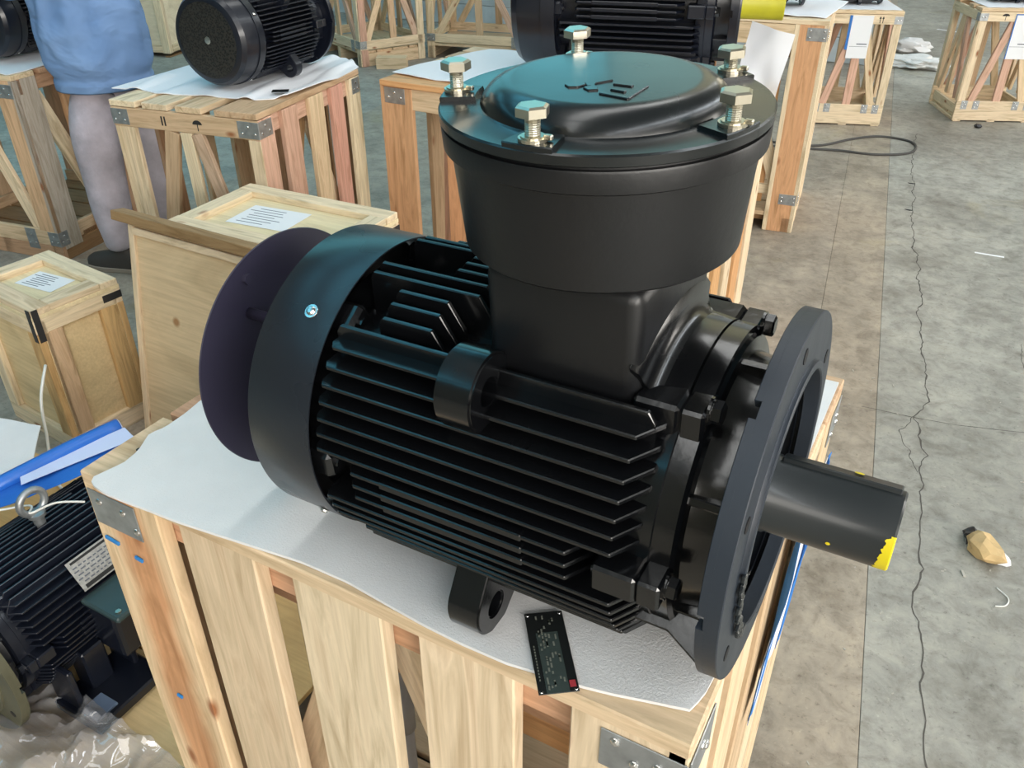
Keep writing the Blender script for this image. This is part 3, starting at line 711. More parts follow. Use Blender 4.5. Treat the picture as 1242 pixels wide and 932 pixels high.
# --- rating plate on the foam
tp = empty('rating_plate', (-.222, .4715, .9505), math.atan2(.442-.516, .055), 'black metal rating plate with a red stamp lying on foam below the large motor', 'plate')
L_, Wd = .0925, .0365
tp.rotation_euler = Euler((R(0), R(0), math.atan2(-.082, .060)))
box('plate', (0, 0, 0), (L_, Wd, .0012), M['tagblack'], tp, None, .0004)
box('printed_panel', (.0125, -.0005, .0008), (L_*.73, Wd*.56, .0003), M['tagpanel'], tp, None, 0)
bm = bmesh.new(); rr = random.Random(4)
for k in range(46):
    x = rr.uniform(-.040, .040); row = rr.choice([-.008, -.005, -.002, .001, .004, .007]); w = rr.uniform(.002, .006)
    bmbox(bm, (x, row, .0011), (w, .0016, .0002), None, 0)
for k in range(12): bmbox(bm, (-.006+k*.0034, -.0148, .0009), (.0018, .0012, .0002), None, 0)
frombm('worn_lettering', bm, M['tagprint'], tp)
box('red_stamp', (.038, .0135, .0009), (.007, .0055, .0003), M['red'], tp, None, 0)
for sx in (-1, 1):
    for sy in (-1, 1): lathe('rivet_hole', [(0, .0017), (.0004, .0014), (.0004, 0)], M['screw'], tp, 'Z', 10, False, Matrix.Translation((sx*.0435, sy*.0155, .0006)))

# --- grey pipe standing in the crate
pp = empty('grey_pipe', (-.515, .60, .0), 0, 'grey plastic pipe with a sleeve joint standing inside the nearest crate', 'pipe')
tube('pipe_body', [(0, 0, .12), (0, 0, .64)], .013, M['pipe'], pp, 16); tube('sleeve', [(0, 0, .48), (0, 0, .56)], .0165, M['pipe'], pp, 16); tube('upper_rod', [(0, 0, .60), (-.002, 0, .80)], .009, M['tape'], pp, 12)

# --- crate with the second motor (behind, left)
rotM = 9.5; ca, sa = math.cos(R(rotM)), math.sin(R(rotM))
c = Crate('wooden_crate', 'slatted crate with loose top planks carrying the motor with domed fan cover', (-2.553, 1.852), rotM, .63, .77, .865); c.r.scale = (.905, .865, 1)
c.top('y', [(.0, .115, PALE), (.145, .255, PALE), (.29, .40, PINE), (.455, .63, TAN)])
c.h('front', 0, .63, .812, .062, 0, TAN, .022); c.h('right', .02, .77, .812, .06, .02, PINK); c.h('back', 0, .63, .812, .06, 0, TAN); c.h('left', .02, .75, .812, .06, .02, TAN)
c.v('front', .06, .06, .062, 0, .78, .0, PALE, name='post'); c.v('front', .018, .018, .03, 0, .78, .0, PINE, name='post')
c.v('front', .255, .06, .06, .05, .78, .0, TAN, name='brace'); c.v('front', .315, .33, .05, .05, .78, .0, PALE, name='brace'); c.v('front', .36, .58, .05, .05, .78, .0, (.62, .45, .33), name='brace'); c.v('front', .605, .605, .05, 0, .78, 0, PALE, name='post')
for u, w, cc in ((.05, .098, PINK), (.215, .105, PINK), (.41, .105, PINE), (.575, .095, (.66, .38, .30)), (.725, .09, PALE)): c.v('right', u, u, w, 0, .843, 0, cc, name='post' if u in (.05, .725) else 'slat')
c.v('right', .40, .70, .06, .1, .78, .045, PALE, name='brace'); c.v('right', .36, .1, .06, .1, .78, .045, BROWN, name='brace')
for u, cc in ((.05, TAN), (.22, RED), (.42, BROWN), (.58, TAN)): c.v('back', u, u, .095, 0, .843, 0, cc)
for u, cc in ((.05, TAN), (.25, RED), (.5, PINE), (.72, TAN)): c.v('left', u, u, .09, 0, .843, 0, cc)
c.h('front', 0, .63, .06, .09, .0, PINE); c.h('right', 0, .77, .06, .09, .02, PINE); c.h('back', 0, .63, .06, .09, .02, TAN); c.base(.10, TAN)
c.plate('front', 0, .075, .787, .838); c.plate('front', .545, .632, .785, .838, scr=((.2, .3), (.5, .7), (.8, .3))); c.plate('right', 0, .085, .785, .838); c.plate('right', .70, .76, .785, .840); c.plate('left', 0, .07, .787, .838)
box('shipping_mark', (.222, -.0005, .812), (.006, .001, .03), M['mark'], c.r, None, 0); box('shipping_mark', (.235, -.0005, .812), (.006, .001, .03), M['mark'], c.r, None, 0)
bm = bmesh.new(); extr(bm, [Vector((.375+.020*math.cos(R(a)), -.0005, .812+.014*math.sin(R(a)))) for a in range(0, 181, 20)], (0, .001, 0)); bmbox(bm, (.375, -.0005, .802), (.003, .001, .022), None, 0); frombm('shipping_mark', bm, M['mark'], c.r)
cm_ = c
def onM(x, y): return Vector((cm_.r.location.x+x*ca-y*sa, cm_.r.location.y+x*sa+y*ca, 0))
m2, _ = motor('flange_motor', 'black motor with domed fan cover lying on foam over the loose plank crate', 'electric motors on crates', Vector((-2.2, 2.2, .87)), paint='navy', cowl='dome', box_kind='none', fl_mat='navy', lugs=(135, 225, 315), cowl_mat='navy')
m2.location = (-2.333, 2.575, .8715); m2.rotation_euler = (0, 0, R(94))
tb2 = lathe('terminal_box', [(.12, .07), (.20, .085), (.21, .1), (.29, .1), (.30, .095), (.30, 0)], M['lid'], m2, 'Z', 40, True, Matrix.Translation((-.30, 0, AXH)))
sf = [Vector(p) for p in ((-2.66, 1.955, 0), (-2.55, 1.985, 0), (-2.45, 1.975, 0), (-2.33, 2.02, 0), (-2.198, 2.05, 0), (-2.11, 2.07, 0), (-2.035, 2.14, 0))]
sb = [Vector(p) for p in ((-2.70, 2.60, 0), (-2.5, 2.66, 0), (-2.25, 2.72, 0))]
sl_ = [sf[0], Vector((-2.69, 2.3, 0)), sb[0]]; sr_ = [sf[-1], Vector((-2.055, 2.4, 0)), Vector((-2.11, 2.62, 0)), sb[-1]]
mvz = lambda l, z: [Vector((p.x, p.y, z)) for p in l]
def wz(p, s, t): return .0006+.0105*max(0, math.sin(p.x*42+p.y*11+2*nz(p.x*4, p.y*4)))*(.15+.85*abs(2*s-.9))*(1 if t < .35 or s > .7 else .1)
sh2 = coons('foam_sheet', mvz(sf, .8652), mvz(sb, .8652), mvz(sl_, .8652), mvz(sr_, .8652), 90, 40, .003, M['cloth_sheet'], wz)
tag(sh2, 'rippled white foam sheet under the motor with domed fan cover', 'foam sheet', 'foam sheets under the motors')
q = Vector((-2.085, 2.165, 0))
t2 = box('rating_plate', (q.x, q.y, .8795), (.055, .035, .0012), M['tagblack'], None, Matrix.Rotation(R(35), 3, 'Z'), .0003)
tag(t2, 'small dark rating plate on rippled foam beside the domed fan cover', 'plate')

# --- crate with the biggest motor (behind the terminal box)
c = Crate('wooden_crate', 'long orange toned crate behind the round terminal box, carrying the biggest motor', (-1.92, 2.5), 0, 1.24, .64, .87)
c.top('x', [(-.01, .12, ORANGE), (.14, .26, TAN), (.28, .40, PINE), (.42, .53, TAN), (.55, .64, PINE)])
c.h('front', .12, 1.2, .81, .075, .004, PINE); c.v('front', .06, .06, .135, 0, .848, 0, (.60, .36, .20), name='post'); c.v('front', .31, .31, .115, 0, .77, .022, (.66, .36, .19)); c.v('front', .20, .17, .035, 0, .80, .12, PINK, name='brace')
c.v('front', .62, .62, .11, 0, .848, 0, ORANGE); c.v('front', .9, .9, .11, 0, .848, 0, PINE); c.v('front', 1.18, 1.18, .11, 0, .848, 0, ORANGE, name='post')
for u, w, cc in ((.05, .10, PALE), (.20, .09, ORANGE), (.34, .08, PALE), (.47, .085, ORANGE), (.595, .09, PALE)): c.v('right', u, u, w, 0, .848, 0, cc)
for sd, L in (('right', .64), ('left', .64), ('back', 1.24)): c.h(sd, .02, L-.02, .81, .06, .022, PINE); c.h(sd, .02, L-.02, .06, .08, .022, PINE)
c.h('front', .02, 1.22, .06, .08, .022, PINE)
for u in (.06, .4, .8, 1.18): c.v('back', u, u, .1, 0, .848, 0, PINE)
for u in (.06, .32, .58): c.v('left', u, u, .1, 0, .848, 0, TAN)
c.base(.10, TAN); c.plate('front', .012, .10, .79, .845, scr=((.2, .4), (.5, .7), (.8, .4))); c.plate('right', .57, .63, .79, .84)
m3, _ = motor('flange_motor', 'biggest black motor, half hidden behind the round terminal box', 'electric motors on crates', Vector((-.82, 3.06, .8785)), R(15), 1.53, paint='navy', cowl='dome', box_kind='none', fl_mat='navy', lugs=(135, 45), shaft_col='yellowdull', cowl_mat='navy')
bm = bmesh.new(); bmbox(bm, (-.26, 0, .14), (.2, .2, .12), None, .01, 2); frombm('box_neck', bm, M['navy'], m3, Matrix.Translation((0, 0, AXH)))
sf = [Vector((-1.93, 2.585, .873)), Vector((-1.80, 2.56, .872)), Vector((-1.62, 2.56, .8715)), Vector((-1.2, 2.58, .8715)), Vector((-.8, 2.60, .872)), Vector((-.74, 2.63, .872)), Vector((-.71, 2.66, .872))]
sb = [Vector((-1.82, 3.10, .873)), Vector((-1.4, 3.12, .873)), Vector((-.9, 3.12, .873)), Vector((-.78, 3.12, .872)), Vector((-.72, 3.10, .872))]
s3 = coons('foam_sheet', sf, sb, [sf[0], Vector((-1.89, 2.8, .873)), sb[0]], [sf[-1], Vector((-.71, 2.9, .872)), sb[-1]], 60, 20, .003, M['cloth_sheet'], lambda p, s, t: .0045*abs(math.sin(p.x*17+p.y*9))*(1 if s < .25 or s > .9 else .1))
tag(s3, 'white sheet under the biggest motor, sticking out on both sides', 'foam sheet', 'foam sheets under the motors')
pf = empty('paper_sheet', (-.655, 2.74, .735), 0, 'white paper bag hanging off the crate end right of the round terminal box', 'paper')
sheet_patch('paper', (-.13, .25, .145), (.145, .0, -.03), (.03, .0, .20), 10, 10, M['cloth_sheet'], pf, .014, .001, 3)

# --- crate further back with the wide reddish post
c = Crate('wooden_crate', 'tall crate with one wide reddish post and steel brackets, right of the terminal box', (-.672-.645*math.cos(R(8)), 3.96-.645*math.sin(R(8))), 8, .645, .62, .945)
c.top('x', [(0, .12, PALE), (.14, .25, PINE), (.27, .38, PALE), (.40, .50, PINE), (.52, .62, PALE)])
c.v('front', .585, .585, .118, 0, .925, 0, (.66, .37, .20), name='post'); c.v('front', .518, .518, .022, .0, .925, 0, PALE, name='post_edge'); c.v('front', .33, .33, .05, .1, .83, 0, PALE); c.v('front', .06, .06, .11, 0, .925, 0, PINE, name='post')
c.h('front', .1, .51, .88, .085, .002, PINE); c.h('front', .1, .52, .80, .03, .03, BROWN); c.v('front', .455, .455, .05, .12, .80, .05, ORANGE); c.v('front', .40, .54, .06, .2, .55, .03, PALE, name='brace'); c.h('front', .1, .53, .19, .045, .03, PALE); c.h('front', .1, .53, .06, .05, .04, BROWN)
for u, w, cc in ((.05, .1, PALE), (.2, .08, PINE), (.36, .08, PALE), (.56, .1, PALE)): c.v('right', u, u, w, 0, .925, 0, cc)
for u in (.06, .3, .58): c.v('back', u, u, .1, 0, .925, 0, RED); c.v('left', u, u, .1, 0, .925, 0, PINE)
for sd in ('right', 'left', 'back'): c.h(sd, .02, .6, .88, .07, .022, PINE); c.h(sd, .02, .6, .06, .08, .022, PINE)
c.base(.09, TAN); c.plate('front', .56, .643, .862, .915, scr=((.15, .25), (.85, .25), (.85, .78), (.15, .78))); c.plate('front', .562, .640, .135, .185, scr=((.15, .3), (.85, .3), (.85, .7), (.15, .7))); c.plate('right', .0, .06, .862, .915); c.plate('right', .0, .06, .135, .185)
s4 = coons('foam_sheet', [Vector(p) for p in ((-1.25, 3.98, .9455), (-1.0, 3.965, .946), (-.85, 3.98, .950), (-.70, 4.0, .946))], [Vector(p) for p in ((-1.2, 4.5, .9455), (-.9, 4.52, .9455), (-.70, 4.5, .9455))], [Vector((-1.25, 3.98, .9455)), Vector((-1.2, 4.5, .9455))], [Vector((-.70, 4.0, .946)), Vector((-.70, 4.5, .9455))], 40, 12, .003, M['cloth_sheet'], lambda p, s, t: .004*abs(math.sin(p.x*23)))
tag(s4, 'white sheet on the tall crate with the wide reddish post', 'foam sheet', 'foam sheets under the motors')
m4, _ = motor('flange_motor', 'dark motor on the tall crate with the wide reddish post, only its feet in view', 'electric motors on crates', Vector((-.86, 4.27, .954)), R(18), .8, paint='navy', cowl='dome', box_kind='none', fl_mat='navy', lugs=(225, 315, 135), shaft=False, cowl_mat='navy')

# --- two small crates with paper labels
def small_crate(label, origin, rot, W, D, H, dx):
    c = Crate('wooden_crate', label, origin, rot, W, D, H)
    c.top('x', [(0, .10, PINE), (.14, .22, TAN), (D-.10, D, TAN)])
    for sd, L in (('front', W), ('right', D), ('back', W), ('left', D)):
        c.h(sd, 0 if sd in ('front', 'back') else .02, L if sd in ('front', 'back') else L-.02, H-.05, .055, 0, PALE); c.h(sd, 0 if sd in ('front', 'back') else .03, L if sd in ('front', 'back') else L-.03, .07, .125 if sd in ('front', 'back') else .06, 0 if sd in ('front', 'back') else .01, PALE, name='bottom_rail')
        c.v(sd, .028, .028, .045, .13, H-.078, .0, PALE, name='post'); c.v(sd, L-.028, L-.028, .045, .13, H-.078, .0, PALE, name='post')
        c.v(sd, L*.5-.03, L*.18, .045, .13, H-.078, .006, PINK, name='brace'); c.v(sd, L*.5, L*.5, .05, .13, H-.078, .004, PINK if sd == 'front' else PINE, name='slat'); c.v(sd, L*.5+.03, L*.82, .045, .13, H-.078, .006, PINE, name='brace')
    c.base(.04, PALE)
    for u in (.05, W*.25, W*.75, W-.05): c.plate('front', u-.02, u+.02, .08, .135, scr=((.3, .25), (.7, .5), (.3, .8)))
    c.plate('front', 0, .05, H-.075, H-.03, scr=((.3, .5), (.7, .5))); c.plate('front', W-.05, W, H-.075, H-.03, scr=((.3, .5), (.7, .5))); c.plate('right', 0, .05, H-.075, H-.03, scr=((.3, .5),)); c.plate('left', 0, .05, H-.075, H-.03, scr=((.3, .5),))
    return c
cE = small_crate('small braced crate right behind the wide reddish post, with a blue edged label', (-.6-.47*math.cos(R(20)), 6.06-.47*math.sin(R(20))), 20, .47, .5, .70, 0)
cF = small_crate('small braced crate at the far right with a label framed in blue', (-.194, 6.42), 24, .50, .48, .70, 0)
def ship_label(c, u0, u1, z0, z1, label, frame):
    root = empty('shipping_label', (0, 0, 0), 0, label, 'label', 'paper labels hanging on the crates'); root.matrix_world = Matrix.Translation(c.r.location) @ Matrix.Rotation(c.r.rotation_euler.z, 4, 'Z') @ Matrix.Translation(((u0+u1)/2, -.004, z0))
    w, h = u1-u0, z1-z0
    box('paper', (0, 0, h/2), (w, .0015, h), M['paper'], root, None, 0)
    if frame:
        for d_, p_ in (((w, .001, .006), (0, -.001, h-.003)), ((.006, .001, h), (-w/2+.003, -.001, h/2)), ((.006, .001, h), (w/2-.003, -.001, h/2))): box('blue_edge', p_, d_, M['blueprint'], root, None, 0)
    else: box('blue_edge', (-w/2-.006, .0, h*.6), (.02, .0014, h*.8), M['blueprint'], root, None, 0)
    box('printed_line', (.02, -.001, h*.34), (w*.5, .0006, .006), M['ink'], root, None, 0); box('printed_line', (0, -.001, h*.28), (w*.85, .0006, .002), M['ink'], root, None, 0)
    return root
ship_label(cE, .17, .295, .42, .672, 'white label with a blue left edge on the crate beside the reddish post', False)
ship_label(cF, .215, .36, .40, .668, 'white label framed in blue on the far right crate', True)
for c_, u in ((cE, .335), (cE, .352)):
    bm = bmesh.new(); bmbox(bm, (u, -.0006, .645), (.004, .001, .03), None, 0); extr(bm, [Vector((u-.007, -.0006, .655)), Vector((u+.007, -.0006, .655)), Vector((u, -.0006, .67))], (0, .001, 0)); frombm('up_arrow_mark', bm, M['mark'], c_.r)
bm = bmesh.new(); extr(bm, [Vector((.155+.022*math.cos(R(a)), -.0006, .655+.014*math.sin(R(a)))) for a in range(0, 181, 20)], (0, .001, 0)); bmbox(bm, (.155, -.0006, .642), (.003, .001, .026), None, 0); frombm('umbrella_mark', bm, M['mark'], cF.r)
def on(c, x, y, z): return Matrix.Translation(c.r.location) @ Matrix.Rotation(c.r.rotation_euler.z, 4, 'Z') @ Vector((x, y, z))
for c_, nm, lb in ((cE, 'flange_motor', 'small dark motor cut off by the frame on the crate with up arrows'), (cF, 'flange_motor', 'small dark motor cut off by the frame on the far right crate')):
    mm, _ = motor(nm, lb, 'electric motors on crates', on(c_, .37 if c_ is cE else .42, .26, .7035), c_.r.rotation_euler.z, .62, paint='navy', cowl='dome', box_kind='none', fl_mat='navy', lugs=(225, 315, 135), shaft=False, cowl_mat='navy')
    a, b, d_, e = on(c_, .04, .02, .7005), on(c_, .46, .03, .7005), on(c_, .45, .46, .7005), on(c_, .03, .45, .7005)
    sx = coons('foam_sheet', [a, b], [e, d_], [a, e], [b, d_], 30, 12, .002, M['cloth_sheet'], lambda p, s, t: .002*abs(math.sin(p.x*40)))
    tag(sx, 'white sheet on the crate with up arrows' if c_ is cE else 'white sheet on the far right crate', 'foam sheet', 'foam sheets under the motors')

# --- two tall crates along the white wall
def tall_crate(label, origin, rot, W, D, H):
    c = Crate('wooden_crate', label, origin, rot, W, D, H)
    c.top('x', [(0, .12, PINE), (.2, .32, PINE), (D-.12, D, PINE)])
    for sd, L in (('front', W), ('right', D), ('back', W), ('left', D)):
        i0 = 0 if sd in ('front', 'back') else .02
        c.h(sd, i0, L-i0, H-.06, .07, 0, PINE); c.h(sd, i0, L-i0, .165, .07, 0, PALE, name='bottom_rail')
        c.v(sd, .04, .04, .06, .0, H-.09, .0, PINK if sd == 'right' else PINE, name='post'); c.v(sd, L-.04, L-.04, .06, .0, H-.09, 0, PALE, name='post')
        c.v(sd, L*.48, L*.12, .055, .20, H-.09, .004, PINE, name='brace'); c.v(sd, L*.5, L*.52, .06, .2, H-.09, .006, TAN); c.v(sd, L*.55, L*.87, .055, .2, H-.09, .008, (.60, .42, .32), name='brace')
    c.base(.12, PINE)
    c.plate('front', 0, .08, .14, .2); c.plate('front', W-.08, W, .14, .2); c.plate('front', W-.16, W-.10, .11, .2); c.plate('right', 0, .06, .14, .2)
    return c
cG = tall_crate('tall braced crate by the white wall, left of the two behind the plank crate', (-4.66-.82*math.cos(R(-25)), 5.83-.82*math.sin(R(-25))), -25, .82, .62, .82)
cH = tall_crate('tall braced crate by the white wall, directly left of the biggest motor', (-4.40, 6.42), 13, .92, .6, .82)
ship_label(cG, .34, .47, .56, .78, 'white label on the tall crate left by the white wall', False); ship_label(cH, .40, .52, .54, .78, 'white label on the tall crate left of the biggest motor', False)
for c_, lb in ((cG, 'left'), (cH, 'right')):
    b_ = board('wood_block', on(c_, .62, -.12, .045) if c_ is cH else on(c_, .9, .1, .045), on(c_, .95, -.15, .045) if c_ is cH else on(c_, 1.05, .3, .045), .12, .09, (0, 0, 1), None, PINE)
    tag(b_, 'short pine block on the floor by the %s tall crate at the white wall' % lb, 'wood block', None)

# --- left crate with the motor at the picture's edge
rl = 9; W_l, D_l = .64, .72
c = Crate('wooden_crate', 'slatted crate at the far left beside the standing person', (-3.43-W_l*math.cos(R(rl)), 2.075-W_l*math.sin(R(rl))), rl, W_l, D_l, .80)
c.top('x', [(0, .12, PINE), (.15, .27, RED), (.3, .42, PINE), (.45, .57, RED), (.6, .72, PINE)])
c.v('front', .59, .59, .10, .12, .78, 0, (.62, .42, .26), name='post'); c.v('front', .05, .05, .10, .12, .78, 0, PINE, name='post'); c.v('front', .30, .52, .06, .12, .75, .02, PALE, name='brace'); c.v('front', .28, .1, .06, .12, .75, .02, RED, name='brace')
c.h('front', 0, W_l, .75, .06, .022, RED); c.h('front', 0, W_l, .105, .07, 0, PINE, name='bottom_rail'); c.h('front', .0, W_l, .035, .07, .0, (.50, .32, .2), name='bottom_rail')
for u, w, cc in ((.06, .12, (.48, .42, .36)), (.28, .10, (.52, .31, .17)), (.50, .09, RED), (.665, .10, PINE)): c.v('right', u, u, w, .05, .78, 0, cc)
c.v('right', .12, .35, .07, .1, .7, .03, PALE, name='brace'); c.h('right', .02, D_l, .105, .07, .02, PINE, name='bottom_rail'); c.h('right', .02, D_l, .75, .06, .022, RED)
for u in (.06, .32, .58): c.v('back', u, u, .1, 0, .78, 0, RED); c.v('left', u, u, .1, 0, .78, 0, TAN)
for sd in ('back', 'left'): c.h(sd, .02, .6, .75, .06, .022, TAN); c.h(sd, .02, .6, .1, .08, .022, TAN)
c.base(.09, BROWN); c.plate('front', .55, .632, .71, .765); c.plate('right', 0, .05, .07, .135); c.plate('front', .58, .64, .07, .135); c.plate('front', .45, .51, .045, .14)
cL = c
m5, _ = motor('flange_motor', 'dark motor at the far left edge on the crate beside the person', 'electric motors on crates', on(cL, .40, .62, .812), R(90+rl), 1.0, paint='navy', cowl='dome', box_kind='none', fl_mat='navy', lugs=(135, 225, 45), cowl_mat='navy')
a, b, d_, e = on(cL, .05, .0, .8005), on(cL, .63, .01, .8005), on(cL, .62, .65, .8005), on(cL, .05, .66, .8005)
sx = coons('foam_sheet', [a, b], [e, d_], [a, e], [b, d_], 40, 12, .004, M['cloth_sheet'], lambda p, s, t: .006*abs(math.sin(p.x*20)))
tag(sx, 'white foam sheet on the far left crate beside the person', 'foam sheet', 'foam sheets under the motors')

# --- closed plywood boxes
def ply_box(name, label, origin, rot, W, D, H, lidbat=PALE, straps=True):
    c = Crate(name, label, origin, rot, W, D, H, 'closed plywood boxes', 'box'); t = .012
    PL = (.74, .58, .34)
    for sd, L in (('front', W), ('back', W), ('right', D), ('left', D)):
        o = Vector(c.P(sd, L/2, (H-.04)/2, -(.02+t/2))); d = (L-.0, t, H-.04) if sd in ('front', 'back') else (t, L-.065, H-.04)
        box('plywood_panel', o, d, M['ply'], c.r, None, .001, PL)
        i0 = 0 if sd in ('front', 'back') else .02
        c.h(sd, i0, L-i0, H-.055, .045, 0, lidbat, name='batten'); c.h(sd, i0, L-i0, .03, .06, 0, lidbat, name='batten')
        c.v(sd, .0275+i0, .0275+i0, .055, .06, H-.0775, 0, TAN if sd == 'right' else lidbat, name='batten'); c.v(sd, L-.0275-i0, L-.0275-i0, .055, .06, H-.0775, 0, (.62, .42, .2), name='batten')
    box('lid_panel', (W/2, D/2, H-.026), (W, D, .012), M['ply'], c.r, None, .001, (.80, .68, .44))
    for y in (.03, D-.03): board('lid_batten', (0, y, H-.010), (W, y, H-.010), .055, .020, (0, 0, 1), c.r, lidbat)
    for x in (.03, W-.03): board('lid_batten', (x, .058, H-.010), (x, D-.058, H-.010), .055, .020, (0, 0, 1), c.r, lidbat)
    if straps:
        for sd, u in (('front', W-.012), ('right', .012), ('right', D-.03)):
            bm = bmesh.new(); p = c.P(sd, u, H-.05, .001); bmbox(bm, p, (.018, .002, .10) if sd == 'front' else (.002, .018, .10) if u < .1 else (.002, .06, .022), None, 0); frombm('steel_strap', bm, M['tape'], c.r)
    return c
bA = ply_box('plywood_box', 'taller closed plywood box with a raised lid frame, behind the rain cover disc', (-1.95, 1.49), 2, .55, .36, .68)
bB = ply_box('plywood_box', 'low closed plywood box with dark corner straps at the left edge', (-2.165-.36*math.cos(R(-6)), 1.16-.36*math.sin(R(-6))), -6, .36, .27, .49)
def paper_on(c, x0, y0, w, h, rz, label):
    p = on(c, x0, y0, c.H-.0185); root = empty('paper_note', p, c.r.rotation_euler.z+R(rz), label, 'paper note', 'printed notes on the plywood boxes')
    box('paper', (0, 0, 0), (w, h, .0006), M['paper'], root, None, 0)
    for k in range(7): box('printed_line', (-.1*w+.03*((k*37) % 5-2)*w, (k-3)*h*.12, .0005), (w*(.45+.06*(k % 3)), .003, .0003), M['ink'], root, None, 0)
paper_on(bA, .215, .19, .20, .14, 4, 'printed white note on the lid of the taller plywood box'); paper_on(bB, .17, .15, .15, .09, 10, 'printed white note on the lid of the low plywood box')
# leaning panel in front of the taller box
pn = empty('leaning_panel', (-2.06, 1.345, 0), 0, 'bare plywood panel leaning on the taller plywood box, rough brown batten on top', 'panel')
pn.matrix_world = Matrix.Translation((-2.05, 1.345, 0)) @ Matrix.Rotation(R(-1), 4, 'Z') @ Matrix.Rotation(R(-11), 4, 'X')
box('sheet', (.30, 0, .335), (.62, .010, .67), M['ply'], pn, None, .001, (.74, .57, .36))
board('edge_strip', (-.008, -.008, 0), (-.008, -.008, .67), .022, .012, (0, -1, 0), pn, PALE); board('edge_strip', (.0, -.010, .655), (.62, -.010, .655), .022, .012, (0, -1, 0), pn, PALE)
bt = board('rough_batten', (-.07, -.006, .690), (.58, -.006, .690), .045, .028, (0, 0, 1), pn, (.36, .24, .12)); 
# far plywood box
c = Crate('plywood_box', 'big pale plywood box standing far behind the person', (-7.15, 5.15), 14, .80, .8, 1.05, 'closed plywood boxes', 'box')
for sd, L in (('front', .8), ('right', .8), ('back', .8), ('left', .8)):
    o = Vector(c.P(sd, L/2, .54, -.03)); box('plywood_panel', o, (.78, .012, 1.02) if sd in ('front', 'back') else (.012, .72, 1.02), M['ply'], c.r, None, .001, (.80, .70, .52))
    for u in (.035, L-.035): c.v(sd, u, u, .07 if sd in ('front', 'back') else .05, .03, 1.03, .004, PALE, name='batten')
    c.h(sd, .07, L-.07, .62, .045, .004, TAN, name='batten'); c.h(sd, .07, L-.07, .065, .06, .004, PALE, name='batten'); c.v(sd, .58, .60, .025, .1, .40, .012, TAN, name='batten')
box('lid_panel', (.4, .4, 1.04), (.8, .8, .02), M['ply'], c.r, None, .001, PALE)
c.base(.03, BROWN, False)

# ------------------------------------------------------------------ lower left: motor on a low pallet under film
pal = empty('low_pallet', (-2.2, .0, 0), 0, 'low plywood decked pallet under the foot mounted motor at lower left', 'pallet')
for y in (.05, .5, .95): board('skid', (.0, y, .04), (1.28, y, .04), .09, .08, (0, 0, 1), pal, TAN)
for i, cc in enumerate((PALE, (.74, .56, .30), (.66, .42, .18))): box('deck_sheet', (.64, .175+.345*i, .088), (1.28, .34, .014), M['ply'], pal, None, .001, cc)
M['oldflange'] = plain('yellowed_flange_primer', (.085, .082, .05, 1), .45, 0, (60, .2, .001), var=14)
m6, mu6 = motor('foot_motor', 'foot mounted black motor with eye bolt and yellowed flange on the low pallet', 'electric motors on crates', Vector((-1.445, .42, .119)), R(-90), 1, paint='navy', cowl='dome', box_kind='none', fl_mat='oldflange', lugs=(), shaft=True, cowl_mat='navy')
[c for c in m6.children if c.name.startswith('flange.') or c.name == 'flange'][0].scale = (1, 1.14, 1.14)
for sy in (1, -1):
    bm = bmesh.new(); bmbox(bm, (-.165, sy*.175, -.168), (.165, .135, .026), None, .004); bmbox(bm, (-.165, sy*.135, -.11), (.05, .05, .11), None, .004); bmbox(bm, (-.10, sy*.14, -.11), (.012, .08, .12), None, .003); bmbox(bm, (-.23, sy*.14, -.11), (.012, .08, .12), None, .003)
    f_ = frombm('foot', bm, M['navy'], m6, mu6)
    box('foot_pad', (-.115, sy*.205, -.153), (.05, .05, .006), M['bluegrey'], f_, None, .001) if 'bluegrey' in M else None
bm = bmesh.new(); bmbox(bm, (-.255, .175, -.02), (.13, .10, .12), None, .01, 2); bx = frombm('terminal_box', bm, M['navy'], m6, mu6)
box('lid', (-.255, .195, .047), (.14, .11, .014), M['greenlid'] if 'greenlid' in M else M['lid'], bx, None, .004)
for x_ in (-.31, -.20): hexbolt('lid_screw', M['zinc'], bx, (x_, .235, .054), (0, 0, 1), .006, .004, .003, 0, False)
pts = [Vector((-.235+.026*math.sin(t), 0, .206-.026*math.cos(t))) for t in [2*math.pi*i/20 for i in range(20)]]
eb = tube('eye_bolt', pts, .0075, M['galv'], m6, 10, True); eb.matrix_local = mu6
lathe('eye_bolt_collar', [(.145, .011), (.172, .011), (.172, .017), (.180, .017), (.182, .010)], M['galv'], eb, 'Z', 20, True, Matrix.Translation((-.235, 0, 0)))
npm = box('name_plate', ang(.159, 36, -.255)+Vector((0, 0, AXH)), (.115, .066, .0015), M['plate'], m6, Matrix.Rotation(R(36-90), 3, 'X'), .0003)
box('print_bar', (0, .026, .0012), (.10, .008, .0005), M['mark'], npm, None, 0); box('print_bar', (0, -.027, .0012), (.10, .005, .0005), M['mark'], npm, None, 0)
bm = bmesh.new()
for r_ in range(5):
    x = -.05
    while x < .045: w = rr.uniform(.004, .012); bmbox(bm, (x+w/2, .016-r_*.008, .0011), (w, .0028, .0004), None, 0); x += w+.004
frombm('worn_lettering', bm, M['ink'], npm)

